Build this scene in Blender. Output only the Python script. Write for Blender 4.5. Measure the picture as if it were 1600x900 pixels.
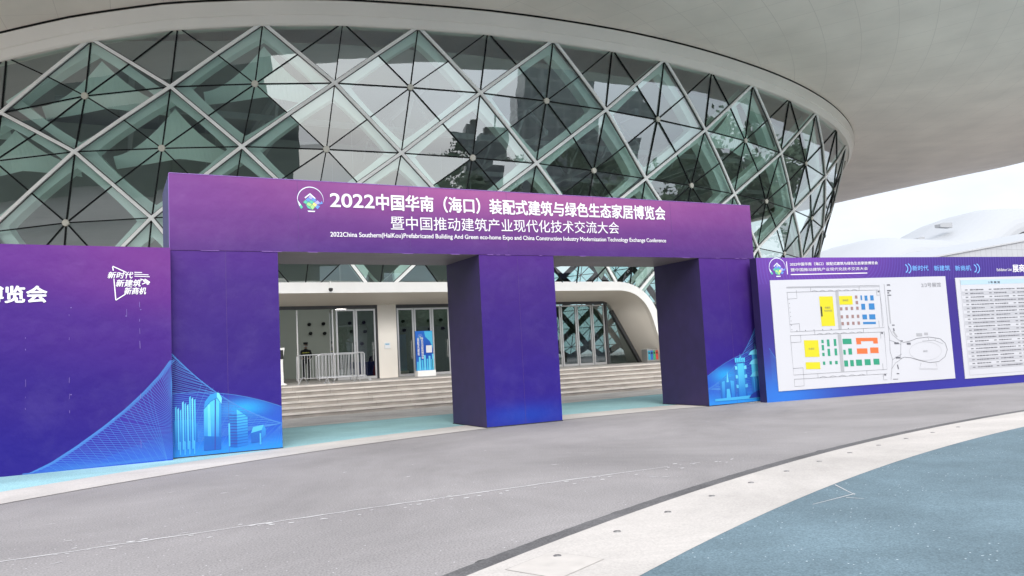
import bpy, bmesh, math, random
import numpy as np
random.seed(7)
PI = math.pi; rad = math.radians
scene = bpy.context.scene
C = scene.collection
for o in list(bpy.data.objects): bpy.data.objects.remove(o)

# ------------------------------------------------------------------ camera
CAM_H = 1.6
F_PX, PITCH, ROLL, YAW = 1219.33, 0.086908, -0.051747, 0.478864
_fw = np.array([math.sin(YAW)*math.cos(PITCH), math.cos(YAW)*math.cos(PITCH), math.sin(PITCH)])
_r = np.array([math.cos(YAW), -math.sin(YAW), 0.0]); _u = np.cross(_r, _fw)
_r2 = math.cos(ROLL)*_r + math.sin(ROLL)*_u
_u2 = -math.sin(ROLL)*_r + math.cos(ROLL)*_u
cam_d = bpy.data.cameras.new('camera'); cam = bpy.data.objects.new('camera', cam_d); C.objects.link(cam)
from mathutils import Matrix, Vector
M = Matrix(((_r2[0], _u2[0], -_fw[0], 0), (_r2[1], _u2[1], -_fw[1], 0), (_r2[2], _u2[2], -_fw[2], CAM_H), (0, 0, 0, 1)))
cam.matrix_world = M
cam_d.sensor_width = 36.0; cam_d.lens = F_PX/1600*36.0
cam_d.clip_start = 0.1; cam_d.clip_end = 2000
scene.camera = cam

# ------------------------------------------------------------------ world, sun, exposure
SUN_EL, SUN_AZ = 37.0, 196.0      # sun high behind the camera
w = bpy.data.worlds.new('World'); scene.world = w; w.use_nodes = True
nt = w.node_tree; nt.nodes.clear()
out = nt.nodes.new('ShaderNodeOutputWorld'); bg = nt.nodes.new('ShaderNodeBackground')
sky = nt.nodes.new('ShaderNodeTexSky'); sky.sky_type = 'NISHITA'; sky.sun_disc = False
sky.sun_elevation = rad(SUN_EL); sky.sun_rotation = rad(SUN_AZ); sky.air_density = 1.2; sky.dust_density = 3.0
tc = nt.nodes.new('ShaderNodeTexCoord')
mp = nt.nodes.new('ShaderNodeMapping'); mp.inputs['Scale'].default_value = (1.0, 1.0, 2.6)
nz = nt.nodes.new('ShaderNodeTexNoise'); nz.inputs['Scale'].default_value = 2.6; nz.inputs['Detail'].default_value = 7; nz.inputs['Roughness'].default_value = 0.55
cr = nt.nodes.new('ShaderNodeValToRGB')
cr.color_ramp.elements[0].position = 0.30; cr.color_ramp.elements[0].color = (5.5, 5.95, 6.6, 1)
cr.color_ramp.elements[1].position = 0.66; cr.color_ramp.elements[1].color = (7.8, 8.2, 8.8, 1)
mx = nt.nodes.new('ShaderNodeMix'); mx.data_type = 'RGBA'; mx.inputs['Factor'].default_value = 0.82
nt.links.new(tc.outputs['Generated'], mp.inputs['Vector']); nt.links.new(mp.outputs['Vector'], nz.inputs['Vector'])
nt.links.new(nz.outputs['Fac'], cr.inputs['Fac'])
nt.links.new(sky.outputs['Color'], mx.inputs['A']); nt.links.new(cr.outputs['Color'], mx.inputs['B'])
# overcast dome: brighter overhead than at the horizon
sx = nt.nodes.new('ShaderNodeSeparateXYZ'); nt.links.new(tc.outputs['Generated'], sx.inputs['Vector'])
em = nt.nodes.new('ShaderNodeMapRange'); em.inputs['From Min'].default_value = 0.0; em.inputs['From Max'].default_value = 1.0; em.inputs['To Min'].default_value = .66; em.inputs['To Max'].default_value = 1.30
nt.links.new(sx.outputs['Z'], em.inputs['Value'])
ml = nt.nodes.new('ShaderNodeMix'); ml.data_type = 'RGBA'; ml.blend_type = 'MULTIPLY'; ml.inputs['Factor'].default_value = 1.0
nt.links.new(mx.outputs['Result'], ml.inputs['A']); nt.links.new(em.outputs['Result'], ml.inputs['B'])
# and brighter on the sun's side of the sky than opposite it
dp = nt.nodes.new('ShaderNodeVectorMath'); dp.operation = 'DOT_PRODUCT'
dp.inputs[1].default_value = (math.sin(rad(SUN_AZ))*.96, math.cos(rad(SUN_AZ))*.96, .28); nt.links.new(tc.outputs['Generated'], dp.inputs[0])
dm = nt.nodes.new('ShaderNodeMapRange'); dm.interpolation_type = 'SMOOTHSTEP'; dm.inputs['From Min'].default_value = -.35; dm.inputs['From Max'].default_value = .9; dm.inputs['To Min'].default_value = 1.06; dm.inputs['To Max'].default_value = 1.85
nt.links.new(dp.outputs['Value'], dm.inputs['Value'])
m3 = nt.nodes.new('ShaderNodeMix'); m3.data_type = 'RGBA'; m3.blend_type = 'MULTIPLY'; m3.inputs['Factor'].default_value = 1.0
nt.links.new(ml.outputs['Result'], m3.inputs['A']); nt.links.new(dm.outputs['Result'], m3.inputs['B'])
nt.links.new(m3.outputs['Result'], bg.inputs['Color']); bg.inputs['Strength'].default_value = 0.10
nt.links.new(bg.outputs['Background'], out.inputs['Surface'])
sd = bpy.data.lights.new('sun', 'SUN'); sd.energy = 1.0; sd.angle = rad(30); sd.color = (1.0, 0.97, 0.92)
sun = bpy.data.objects.new('sun', sd); C.objects.link(sun)
_az = rad(SUN_AZ)
_sv = Vector((math.sin(_az)*math.cos(rad(SUN_EL)), math.cos(_az)*math.cos(rad(SUN_EL)), math.sin(rad(SUN_EL))))
sun.rotation_euler = _sv.to_track_quat('Z', 'Y').to_euler()
scene.view_settings.view_transform = 'Standard'; scene.view_settings.look = 'None'
scene.view_settings.gamma = 1.0; scene.view_settings.use_curve_mapping = False
scene.view_settings.exposure = 1.06
scene.cycles.max_bounces = 10; scene.cycles.transparent_max_bounces = 16
scene.cycles.glossy_bounces = 4; scene.cycles.caustics_reflective = False; scene.cycles.caustics_refractive = False

# ------------------------------------------------------------------ measuring helpers (photo pixels -> real planes)
def ray(px, py):
    return _fw + (px-800)/F_PX*_r2 - (py-450)/F_PX*_u2
def at(px, py, axis, val):
    d = ray(px, py); o = np.array([0, 0, CAM_H]); t = (val-o[axis])/d[axis]
    return o+t*d

# ------------------------------------------------------------------ materials
MATS = {}
def mat(name, col=(.5, .5, .5), rough=.6, metal=0.0, noise=0.0, nscale=4.0, bump=0.0, bscale=60.0, spec=.5, coords='Object'):
    if name in MATS: return MATS[name]
    m = bpy.data.materials.new(name); m.use_nodes = True; MATS[name] = m
    n = m.node_tree.nodes; l = m.node_tree.links; b = n['Principled BSDF']
    b.inputs['Roughness'].default_value = rough; b.inputs['Metallic'].default_value = metal
    b.inputs['Specular IOR Level'].default_value = spec
    b.inputs['Base Color'].default_value = (*col, 1)
    if noise or bump:
        t = n.new('ShaderNodeTexCoord')
    if noise:
        a = n.new('ShaderNodeTexNoise'); a.inputs['Scale'].default_value = nscale; a.inputs['Detail'].default_value = 6
        l.new(t.outputs[coords], a.inputs['Vector'])
        r = n.new('ShaderNodeValToRGB')
        r.color_ramp.elements[0].position = .3; r.color_ramp.elements[1].position = .7
        r.color_ramp.elements[0].color = (*[max(0, c*(1-noise)) for c in col], 1)
        r.color_ramp.elements[1].color = (*[min(1, c*(1+noise)) for c in col], 1)
        l.new(a.outputs['Fac'], r.inputs['Fac']); l.new(r.outputs['Color'], b.inputs['Base Color'])
    if bump:
        a = n.new('ShaderNodeTexNoise'); a.inputs['Scale'].default_value = bscale; a.inputs['Detail'].default_value = 3
        l.new(t.outputs[coords], a.inputs['Vector'])
        bm_ = n.new('ShaderNodeBump'); bm_.inputs['Strength'].default_value = bump; bm_.inputs['Distance'].default_value = .02
        l.new(a.outputs['Fac'], bm_.inputs['Height']); l.new(bm_.outputs['Normal'], b.inputs['Normal'])
    return m

def N(m, kind, **kw):
    nd = m.node_tree.nodes.new(kind)
    for k, v in kw.items(): setattr(nd, k, v)
    return nd
def math_node(m, op, a, b=None, clamp=False):
    nd = N(m, 'ShaderNodeMath', operation=op); nd.use_clamp = clamp
    for i, v in enumerate((a, b)):
        if v is None: continue
        if isinstance(v, (int, float)): nd.inputs[i].default_value = v
        else: m.node_tree.links.new(v, nd.inputs[i])
    return nd.outputs[0]

def ground_mat(name, col, speck, speck_amt, nscale=.6, var=.12, rough=.85, bump=.3, fine=220.0, amt=.28):
    """granular ground: large soft wear patches, fine grains and scattered pale flecks"""
    m = bpy.data.materials.new(name); m.use_nodes = True; MATS[name] = m
    n = m.node_tree.nodes; l = m.node_tree.links; b = n['Principled BSDF']; b.inputs['Roughness'].default_value = rough
    b.inputs['Specular IOR Level'].default_value = .3
    g = N(m, 'ShaderNodeNewGeometry')
    a = N(m, 'ShaderNodeTexNoise'); a.inputs['Scale'].default_value = nscale; a.inputs['Detail'].default_value = 8; a.inputs['Roughness'].default_value = .6
    l.new(g.outputs['Position'], a.inputs['Vector'])
    r = N(m, 'ShaderNodeValToRGB'); r.color_ramp.elements[0].position = .3; r.color_ramp.elements[1].position = .7
    r.color_ramp.elements[0].color = (*[c*(1-var) for c in col], 1); r.color_ramp.elements[1].color = (*[c*(1+var) for c in col], 1)
    l.new(a.outputs['Fac'], r.inputs['Fac'])
    f = N(m, 'ShaderNodeTexNoise'); f.inputs['Scale'].default_value = fine/4; f.inputs['Detail'].default_value = 3
    l.new(g.outputs['Position'], f.inputs['Vector'])
    fr = N(m, 'ShaderNodeMapRange'); fr.inputs['From Min'].default_value = .3; fr.inputs['From Max'].default_value = .7
    fr.inputs['To Min'].default_value = 1-amt; fr.inputs['To Max'].default_value = 1+amt
    l.new(f.outputs['Fac'], fr.inputs['Value'])
    mul = N(m, 'ShaderNodeMix', data_type='RGBA', blend_type='MULTIPLY'); mul.inputs['Factor'].default_value = 1
    l.new(r.outputs['Color'], mul.inputs['A']); l.new(fr.outputs['Result'], mul.inputs['B'])
    st_ = N(m, 'ShaderNodeTexNoise'); st_.inputs['Scale'].default_value = .16; st_.inputs['Detail'].default_value = 10; st_.inputs['Roughness'].default_value = .68; st_.inputs['Distortion'].default_value = 1.2
    l.new(g.outputs['Position'], st_.inputs['Vector'])
    sr_ = N(m, 'ShaderNodeMapRange'); sr_.inputs['From Min'].default_value = .36; sr_.inputs['From Max'].default_value = .58; sr_.inputs['To Min'].default_value = .80; sr_.inputs['To Max'].default_value = 1.03
    l.new(st_.outputs['Fac'], sr_.inputs['Value'])
    mul2 = N(m, 'ShaderNodeMix', data_type='RGBA', blend_type='MULTIPLY'); mul2.inputs['Factor'].default_value = 1
    l.new(mul.outputs['Result'], mul2.inputs['A']); l.new(sr_.outputs['Result'], mul2.inputs['B']); mul = mul2
    v = N(m, 'ShaderNodeTexVoronoi'); v.inputs['Scale'].default_value = 17.0
    l.new(g.outputs['Position'], v.inputs['Vector'])
    sep = N(m, 'ShaderNodeSeparateColor'); l.new(v.outputs['Color'], sep.inputs['Color'])
    near = math_node(m, 'LESS_THAN', v.outputs['Distance'], .12)
    pick = math_node(m, 'LESS_THAN', sep.outputs['Red'], speck_amt)
    patch = N(m, 'ShaderNodeTexNoise'); patch.inputs['Scale'].default_value = .8; l.new(g.outputs['Position'], patch.inputs['Vector'])
    pm = math_node(m, 'GREATER_THAN', patch.outputs['Fac'], .5)
    k = math_node(m, 'MULTIPLY', math_node(m, 'MULTIPLY', near, pick), pm)
    k = math_node(m, 'MULTIPLY', k, .75)
    fl = N(m, 'ShaderNodeMix', data_type='RGBA'); l.new(k, fl.inputs['Factor']); l.new(mul.outputs['Result'], fl.inputs['A'])
    fl.inputs['B'].default_value = (*speck, 1)
    l.new(fl.outputs['Result'], b.inputs['Base Color'])
    bp = N(m, 'ShaderNodeBump'); bp.inputs['Strength'].default_value = bump; bp.inputs['Distance'].default_value = .01
    l.new(f.outputs['Fac'], bp.inputs['Height']); l.new(bp.outputs['Normal'], b.inputs['Normal'])
    return m

def print_mat(name, stops, glow=None, axis='Z', zmin=0, zmax=6, rough=.5, hx=None):
    """printed banner sheet: vertical colour ramp (z of the sheet), an optional round brighter blend, canvas ripple"""
    m = bpy.data.materials.new(name); m.use_nodes = True; MATS[name] = m
    l = m.node_tree.links; b = m.node_tree.nodes['Principled BSDF']; b.inputs['Roughness'].default_value = rough
    b.inputs['Specular IOR Level'].default_value = .15
    g = N(m, 'ShaderNodeNewGeometry'); s = N(m, 'ShaderNodeSeparateXYZ'); l.new(g.outputs['Position'], s.inputs['Vector'])
    mr = N(m, 'ShaderNodeMapRange'); mr.inputs['From Min'].default_value = zmin; mr.inputs['From Max'].default_value = zmax
    zz = s.outputs['Z']
    if hx: zz = math_node(m, 'ADD', zz, math_node(m, 'MULTIPLY', math_node(m, 'ADD', s.outputs['X'], -hx[0]), hx[1]))
    l.new(zz, mr.inputs['Value'])
    r = N(m, 'ShaderNodeValToRGB'); e = r.color_ramp.elements
    while len(e) < len(stops): e.new(.5)
    for el, (p, col) in zip(e, stops): el.position = p; el.color = (*col, 1)
    r.color_ramp.interpolation = 'EASE'
    l.new(mr.outputs['Result'], r.inputs['Fac']); colr = r.outputs['Color']
    for (gx, gz, rx, rz, col, amt) in (glow or []):
        dx = math_node(m, 'DIVIDE', math_node(m, 'ADD', s.outputs['X'], -gx), rx)
        dz = math_node(m, 'DIVIDE', math_node(m, 'ADD', s.outputs['Z'], -gz), rz)
        d2 = math_node(m, 'ADD', math_node(m, 'MULTIPLY', dx, dx), math_node(m, 'MULTIPLY', dz, dz))
        k = math_node(m, 'MULTIPLY', math_node(m, 'POWER', 2.718, math_node(m, 'MULTIPLY', d2, -1.0)), amt)
        mi = N(m, 'ShaderNodeMix', data_type='RGBA'); l.new(k, mi.inputs['Factor']); l.new(colr, mi.inputs['A']); mi.inputs['B'].default_value = (*col, 1)
        colr = mi.outputs['Result']
    # dust and scuffs on the canvas
    a = N(m, 'ShaderNodeTexNoise'); a.inputs['Scale'].default_value = 1.3; a.inputs['Detail'].default_value = 9; a.inputs['Roughness'].default_value = .7
    l.new(g.outputs['Position'], a.inputs['Vector'])
    ar = N(m, 'ShaderNodeMapRange'); ar.inputs['From Min'].default_value = .48; ar.inputs['From Max'].default_value = .9; ar.inputs['To Max'].default_value = .07
    l.new(a.outputs['Fac'], ar.inputs['Value'])
    mi = N(m, 'ShaderNodeMix', data_type='RGBA'); l.new(ar.outputs['Result'], mi.inputs['Factor']); l.new(colr, mi.inputs['A']); mi.inputs['B'].default_value = (.32, .26, .42, 1)
    l.new(mi.outputs['Result'], b.inputs['Base Color'])
    bn = N(m, 'ShaderNodeTexNoise'); bn.inputs['Scale'].default_value = 1.6; bn.inputs['Detail'].default_value = 4
    l.new(g.outputs['Position'], bn.inputs['Vector'])
    bp = N(m, 'ShaderNodeBump'); bp.inputs['Strength'].default_value = .5; bp.inputs['Distance'].default_value = .07
    l.new(bn.outputs['Fac'], bp.inputs['Height']); l.new(bp.outputs['Normal'], b.inputs['Normal'])
    return m

def glass_mat(name, tint=(.86, .985, .945), refl=.21, tilt=0.0):
    m = bpy.data.materials.new(name); m.use_nodes = True; MATS[name] = m
    n = m.node_tree.nodes; l = m.node_tree.links; n.clear()
    o = n.new('ShaderNodeOutputMaterial'); t = n.new('ShaderNodeBsdfTransparent'); t.inputs['Color'].default_value = (*tint, 1)
    g = n.new('ShaderNodeBsdfGlossy'); g.inputs['Roughness'].default_value = 0.004; g.inputs['Color'].default_value = (.93, .97, 1, 1)
    lw = n.new('ShaderNodeLayerWeight'); lw.inputs['Blend'].default_value = .5      # Schlick, the same from both sides of the pane
    f = math_node(m, 'ADD', math_node(m, 'MULTIPLY', math_node(m, 'POWER', lw.outputs['Facing'], 4.0), 1-refl), refl, clamp=True)
    mi = n.new('ShaderNodeMixShader'); l.new(f, mi.inputs['Fac']); l.new(t.outputs['BSDF'], mi.inputs[1]); l.new(g.outputs['BSDF'], mi.inputs[2])
    l.new(mi.outputs['Shader'], o.inputs['Surface'])
    gp = n.new('ShaderNodeNewGeometry'); wv = n.new('ShaderNodeTexNoise'); wv.inputs['Scale'].default_value = .55; wv.inputs['Detail'].default_value = 2
    l.new(gp.outputs['Position'], wv.inputs['Vector'])
    bp = n.new('ShaderNodeBump'); bp.inputs['Strength'].default_value = .05; bp.inputs['Distance'].default_value = .05
    l.new(wv.outputs['Fac'], bp.inputs['Height']); l.new(bp.outputs['Normal'], g.inputs['Normal'])
    return m

def panel_mat(name, col, joint, sx, sz, rough=.5, polar=None, jw=.02, noise=.04):
    """cladding with thin panel joints, laid out in the building's own polar or plain coordinates"""
    m = bpy.data.materials.new(name); m.use_nodes = True; MATS[name] = m
    l = m.node_tree.links; b = m.node_tree.nodes['Principled BSDF']; b.inputs['Roughness'].default_value = rough
    g = N(m, 'ShaderNodeNewGeometry'); s = N(m, 'ShaderNodeSeparateXYZ'); l.new(g.outputs['Position'], s.inputs['Vector'])
    if polar:
        dx = math_node(m, 'ADD', s.outputs['X'], -polar[0]); dy = math_node(m, 'ADD', s.outputs['Y'], -polar[1])
        u = math_node(m, 'MULTIPLY', math_node(m, 'ARCTAN2', dx, dy), sx)
        v = math_node(m, 'MULTIPLY', math_node(m, 'SQRT', math_node(m, 'ADD', math_node(m, 'MULTIPLY', dx, dx), math_node(m, 'MULTIPLY', dy, dy))), sz)
        u, v = math_node(m, 'ADD', u, math_node(m, 'MULTIPLY', v, .35)), math_node(m, 'SUBTRACT', v, math_node(m, 'MULTIPLY', u, .5))
    else:
        u = math_node(m, 'MULTIPLY', s.outputs['X'], sx); v = math_node(m, 'MULTIPLY', s.outputs['Z'], sz)
    fu = math_node(m, 'LESS_THAN', math_node(m, 'FRACT', u), jw); fv = math_node(m, 'LESS_THAN', math_node(m, 'FRACT', v), jw)
    k = math_node(m, 'MAXIMUM', fu, fv)
    a = N(m, 'ShaderNodeTexNoise'); a.inputs['Scale'].default_value = .35; a.inputs['Detail'].default_value = 8
    l.new(g.outputs['Position'], a.inputs['Vector'])
    r = N(m, 'ShaderNodeValToRGB'); r.color_ramp.elements[0].position = .3; r.color_ramp.elements[1].position = .7
    r.color_ramp.elements[0].color = (*[c*(1-noise) for c in col], 1); r.color_ramp.elements[1].color = (*[c*(1+noise) for c in col], 1)
    l.new(a.outputs['Fac'], r.inputs['Fac'])
    mi = N(m, 'ShaderNodeMix', data_type='RGBA'); l.new(k, mi.inputs['Factor']); l.new(r.outputs['Color'], mi.inputs['A']); mi.inputs['B'].default_value = (*joint, 1)
    l.new(mi.outputs['Result'], b.inputs['Base Color'])
    return m

# ------------------------------------------------------------------ mesh builder
class MB:
    def __init__(self): self.v = []; self.f = []; self.m = []
    def face(self, pts, mi=0):
        k = len(self.v); self.v += [tuple(map(float, p)) for p in pts]; self.f.append(tuple(range(k, k+len(pts)))); self.m.append(mi)
    def mesh(self, vs, fs, mi=0):
        k = len(self.v); self.v += [tuple(map(float, p)) for p in vs]
        for f in fs: self.f.append(tuple(i+k for i in f)); self.m.append(mi)
    def box(self, x0, x1, y0, y1, z0, z1, mi=0):
        vs = [(x, y, z) for z in (z0, z1) for y in (y0, y1) for x in (x0, x1)]
        self.mesh(vs, [(0, 2, 3, 1), (4, 5, 7, 6), (0, 1, 5, 4), (2, 6, 7, 3), (0, 4, 6, 2), (1, 3, 7, 5)], mi)
    def prism(self, poly, y0, y1, mi=0):
        """outline in x,z extruded along y"""
        n = len(poly); vs = [(p[0], y0, p[1]) for p in poly]+[(p[0], y1, p[1]) for p in poly]
        fs = [tuple(range(n)), tuple(range(2*n-1, n-1, -1))]+[(i, i+n, (i+1) % n+n, (i+1) % n) for i in range(n)]
        self.mesh(vs, fs, mi)
    def bar(self, a, b, w, t, nrm=(0, 0, 1), mi=0):
        """rectangular bar from a to b, width w across, thickness t along nrm (centred)"""
        a, b, nrm = Vector(a), Vector(b), Vector(nrm); d = (b-a).normalized(); s = d.cross(nrm).normalized(); n2 = s.cross(d).normalized()
        vs = [p+s*(w/2*i)+n2*(t/2*j) for p in (a, b) for i, j in ((-1, -1), (1, -1), (1, 1), (-1, 1))]
        self.mesh(vs, [(0, 3, 2, 1), (4, 5, 6, 7), (0, 1, 5, 4), (1, 2, 6, 5), (2, 3, 7, 6), (3, 0, 4, 7)], mi)
    def tube(self, pts, r, n=8, mi=0, cap=True):
        pts = [Vector(p) for p in pts]; rings = []; rs = r if isinstance(r, (list, tuple)) else [r]*len(pts)
        for i, p in enumerate(pts):
            d = (pts[min(i+1, len(pts)-1)]-pts[max(i-1, 0)]).normalized()
            u = d.orthogonal().normalized() if i == 0 else (u-d*u.dot(d)).normalized()
            v2 = d.cross(u); rings.append([p+(u*math.cos(2*PI*j/n)+v2*math.sin(2*PI*j/n))*rs[i] for j in range(n)])
        vs = [q for ring in rings for q in ring]; fs = []
        for i in range(len(pts)-1):
            for j in range(n): fs.append((i*n+j, i*n+(j+1) % n, (i+1)*n+(j+1) % n, (i+1)*n+j))
        if cap: fs += [tuple(range(n-1, -1, -1)), tuple((len(pts)-1)*n+j for j in range(n))]
        self.mesh(vs, fs, mi)
    def strip(self, A, B, mi=0):
        """quads between two polylines"""
        k = len(A); self.mesh(list(A)+list(B), [(i, i+1, k+i+1, k+i) for i in range(k-1)], mi)
    def build(self, name, m, parent=None, smooth=False, loc=None):
        me = bpy.data.meshes.new(name); o = bpy.data.objects.new(name, me); C.objects.link(o)
        off = Vector((0, 0, 0))
        if parent is not None: o.parent = parent
        if loc is not None: off = Vector(loc); o.location = off
        me.from_pydata([tuple(Vector(v)-off) for v in self.v], [], self.f)
        for x in (m if isinstance(m, (list, tuple)) else [m]): me.materials.append(x)
        me.polygons.foreach_set('material_index', self.m)
        if smooth: me.polygons.foreach_set('use_smooth', [True]*len(self.f))
        me.update(); return o

def tag(o, label=None, cat=None, group=None, kind=None):
    if label: o['label'] = label
    if cat: o['category'] = cat
    if group: o['group'] = group
    if kind: o['kind'] = kind
    return o
def empty(name, loc, label, cat, rz=0, group=None):
    o = bpy.data.objects.new(name, None); C.objects.link(o); o.location = loc; o.rotation_euler = (0, 0, rz); o.empty_display_size = .3
    return tag(o, label, cat, group)
def adopt(parent, *kids):
    """parts built in world coordinates keep their place under a moved Empty"""
    for k in kids:
        k.parent = parent; k.matrix_parent_inverse = Matrix.Translation(parent.location).inverted() @ Matrix.Identity(4) if parent.rotation_euler.z == 0 else (Matrix.Translation(parent.location) @ Matrix.Rotation(parent.rotation_euler.z, 4, 'Z')).inverted()
def kids(o): return [c for c in bpy.data.objects if c.parent == o]
def copy_tree(o, parent=None):
    c = o.copy(); C.objects.link(c)
    if parent is not None: c.parent = parent; c.matrix_parent_inverse = o.matrix_parent_inverse.copy()
    for ch in kids(o): copy_tree(ch, c)
    return c
def bevel(o, wd=.01, seg=2):
    md = o.modifiers.new('bevel', 'BEVEL'); md.width = wd; md.segments = seg; md.limit_method = 'ANGLE'; md.angle_limit = rad(40)

def text_obj(name, s, x0, x1, z0, z1, y, m, parent=None, bold=0.0, shear=0.0, depth=.003, slope=0.0):
    """lettering fitted to a box on a vertical sheet (frame = 4x4 of the sheet, x along, z up, -y towards the viewer)"""
    cu = bpy.data.curves.new(name, 'FONT'); cu.body = s; cu.size = 1; cu.shear = shear; cu.extrude = 0.0
    t = bpy.data.objects.new(name, cu); C.objects.link(t)
    bpy.context.view_layer.update()
    me = bpy.data.meshes.new_from_object(t.evaluated_get(bpy.context.evaluated_depsgraph_get()))
    bpy.data.objects.remove(t)
    co = np.zeros(len(me.vertices)*3); me.vertices.foreach_get('co', co); co = co.reshape(-1, 3)
    a, b = co.min(0), co.max(0)
    nx = x0+(co[:, 0]-a[0])/(b[0]-a[0])*(x1-x0); nzv = z0+(co[:, 1]-a[1])/(b[1]-a[1])*(z1-z0)+slope*(nx-x0)
    new = np.stack([nx, np.full(len(nx), y-depth), nzv], 1)
    if bold:        # heavier face: the outline laid down several times, each a hair off
        k = bold*1.35*(z1-z0); V_, F_ = [], []; fs = [tuple(p.vertices) for p in me.polygons]
        for j, (ox, oz) in enumerate(((0, 0), (1, 0), (-1, 0), (0, 1), (0, -1), (.7, .7), (-.7, .7), (.7, -.7), (-.7, -.7))):
            b0 = len(V_); V_ += [(p[0]+ox*k, p[1]-.0004*j, p[2]+oz*k*.8) for p in new]; F_ += [tuple(i+b0 for i in f) for f in fs]
        bpy.data.meshes.remove(me); me = bpy.data.meshes.new(name); me.from_pydata(V_, [], F_)
    else: me.vertices.foreach_set('co', new.ravel())
    me.materials.clear(); me.materials.append(m); me.update()
    o = bpy.data.objects.new(name, me); C.objects.link(o)
    if parent is not None: o.parent = parent
    return o

# ------------------------------------------------------------------ shared materials
asphalt = ground_mat('asphalt', (.250, .232, .226), (.62, .60, .60), .12, nscale=.35, var=.13)
teal = ground_mat('teal_rubber', (.265, .45, .47), (.6, .65, .65), .03, nscale=.5, var=.12)
blue_rubber = ground_mat('blue_rubber', (.120, .172, .198), (.55, .62, .66), .45, nscale=.7, var=.2, fine=260)
cream = ground_mat('cream_rubber', (.445, .41, .378), (.40, .38, .36), .01, nscale=.8, var=.09, amt=.10, bump=.12)
stripe_m = ground_mat('stripe', (.47, .435, .40), (.5, .47, .45), .01, nscale=.8, var=.10, amt=.12, bump=.12)
kerb_m = ground_mat('kerb_stone', (.105, .10, .10), (.3, .3, .3), .05, nscale=1.5, var=.25)
paving = ground_mat('paving', (.40, .375, .355), (.5, .48, .46), .04, nscale=.7, var=.14)
white_paint = mat('white_paint', (.84, .82, .79), .45, noise=.04, nscale=1.2)
warm_white = mat('warm_white_panel', (.74, .71, .665), .5, noise=.04, nscale=.8)
cream_wall = mat('cream_wall', (.80, .74, .65), .6, noise=.04, nscale=.6)
frame_white = mat('frame_white', (.93, .925, .90), .35, noise=.06, nscale=2)
frame_inner = mat('frame_inner', (.82, .93, .88), .5)
mullion_m = mat('mullion_dark', (.007, .008, .009), .6, spec=.2)
steel = mat('brushed_steel', (.55, .54, .52), .3, metal=.85)
alu = mat('aluminium', (.62, .61, .60), .35, metal=.7)
dark_frame = mat('dark_frame', (.055, .055, .058), .35)
black = mat('black_plastic', (.015, .015, .016), .4)
white_ink = mat('white_ink', (.68, .67, .69), .5)
glass = glass_mat('facade_glass')
door_glass = glass_mat('door_glass', (.62, .68, .66), .16)

# ------------------------------------------------------------------ ground
KC, KR = (18.5, -27.0), (36.43, 36.25, 35.12)     # kerb, cream band, blue court: one set of arcs
SC, SR = (11.3, -5.25), (22.92, 21.72)            # white stripe along the hall side
def arc(c, r, a0, a1, n=160): return [(c[0]+r*math.sin(rad(a0+(a1-a0)*i/n)), c[1]+r*math.cos(rad(a0+(a1-a0)*i/n))) for i in range(n+1)]
mb = MB(); mb.face([(-700, -700, 0), (700, -700, 0), (700, 700, 0), (-700, 700, 0)]); g = mb.build('ground', asphalt); tag(g, kind='structure')
def flat(name, m, outer, inner, z, kind='structure'):
    b = MB(); b.strip([(p[0], p[1], z) for p in outer], [(p[0], p[1], z) for p in inner]); o = b.build(name, m); o['kind'] = kind; return o
A0, A1 = -75, 75
flat('kerb', kerb_m, arc(KC, KR[0], A0, A1), arc(KC, KR[1], A0, A1), .006)
flat('cream_path', cream, arc(KC, KR[1], A0, A1), arc(KC, KR[2], A0, A1), .010)
mb = MB(); mb.face([(p[0], p[1], .008) for p in arc(KC, KR[2]+.02, -180, 180, 240)][:-1]); o = mb.build('court_surface', blue_rubber); o['kind'] = 'structure'
sa = arc(SC, SR[0], -90, 13, 120); sa += [(sa[-1][0]+i*2.0, sa[-1][1]-i*.12) for i in range(1, 20)]
sb = arc(SC, SR[1], -90, 13, 120); sb += [(sb[-1][0]+i*2.0, sb[-1][1]-i*.12) for i in range(1, 20)]
flat('white_stripe', stripe_m, sa, sb, .008)
flat('teal_path', teal, [(p[0], 21.45+max(0, p[0]-9)*.09) for p in sa], sa, .004)
flat('paving_border', stripe_m, [(p[0], 21.95+max(0, p[0]-9)*.09) for p in sa], [(p[0], 21.45+max(0, p[0]-9)*.09) for p in sa], .008)
flat('pavement', paving, [(p[0], 25.3) for p in sa], [(p[0], 21.95+max(0, p[0]-9)*.09) for p in sa], .005)
# worn chalk line and scuffs on the asphalt
rng = random.Random(3)
mb = MB(); px = -12.0; P = []
while px < 7.4:
    P.append((px, 8.55+.10*math.sin(px*.35)+rng.uniform(-.012, .012))); px += .18
for i in range(len(P)-1):
    wd = rng.choice((.014, .018, .022, .026, .03)) if P[i][0] < 6.2 else rng.choice((0, .012))
    if wd: mb.face([(P[i][0], P[i][1]-wd/2, .004), (P[i+1][0], P[i+1][1]-wd/2, .004), (P[i+1][0], P[i+1][1]+wd/2, .004), (P[i][0], P[i][1]+wd/2, .004)])
for _ in range(60):
    x = rng.uniform(-1, 8); y = 8.5+rng.gauss(0, .12); r0 = rng.uniform(.006, .022); k = rng.randint(4, 6); a = rng.uniform(0, 6)
    mb.face([(x+r0*2*math.cos(a+2*PI*j/k), y+r0*math.sin(a+2*PI*j/k), .0045) for j in range(k)])
o = mb.build('road_marking', mat('chalk', (.56, .54, .53), .9)); o['kind'] = 'structure'
mb = MB()
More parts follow.
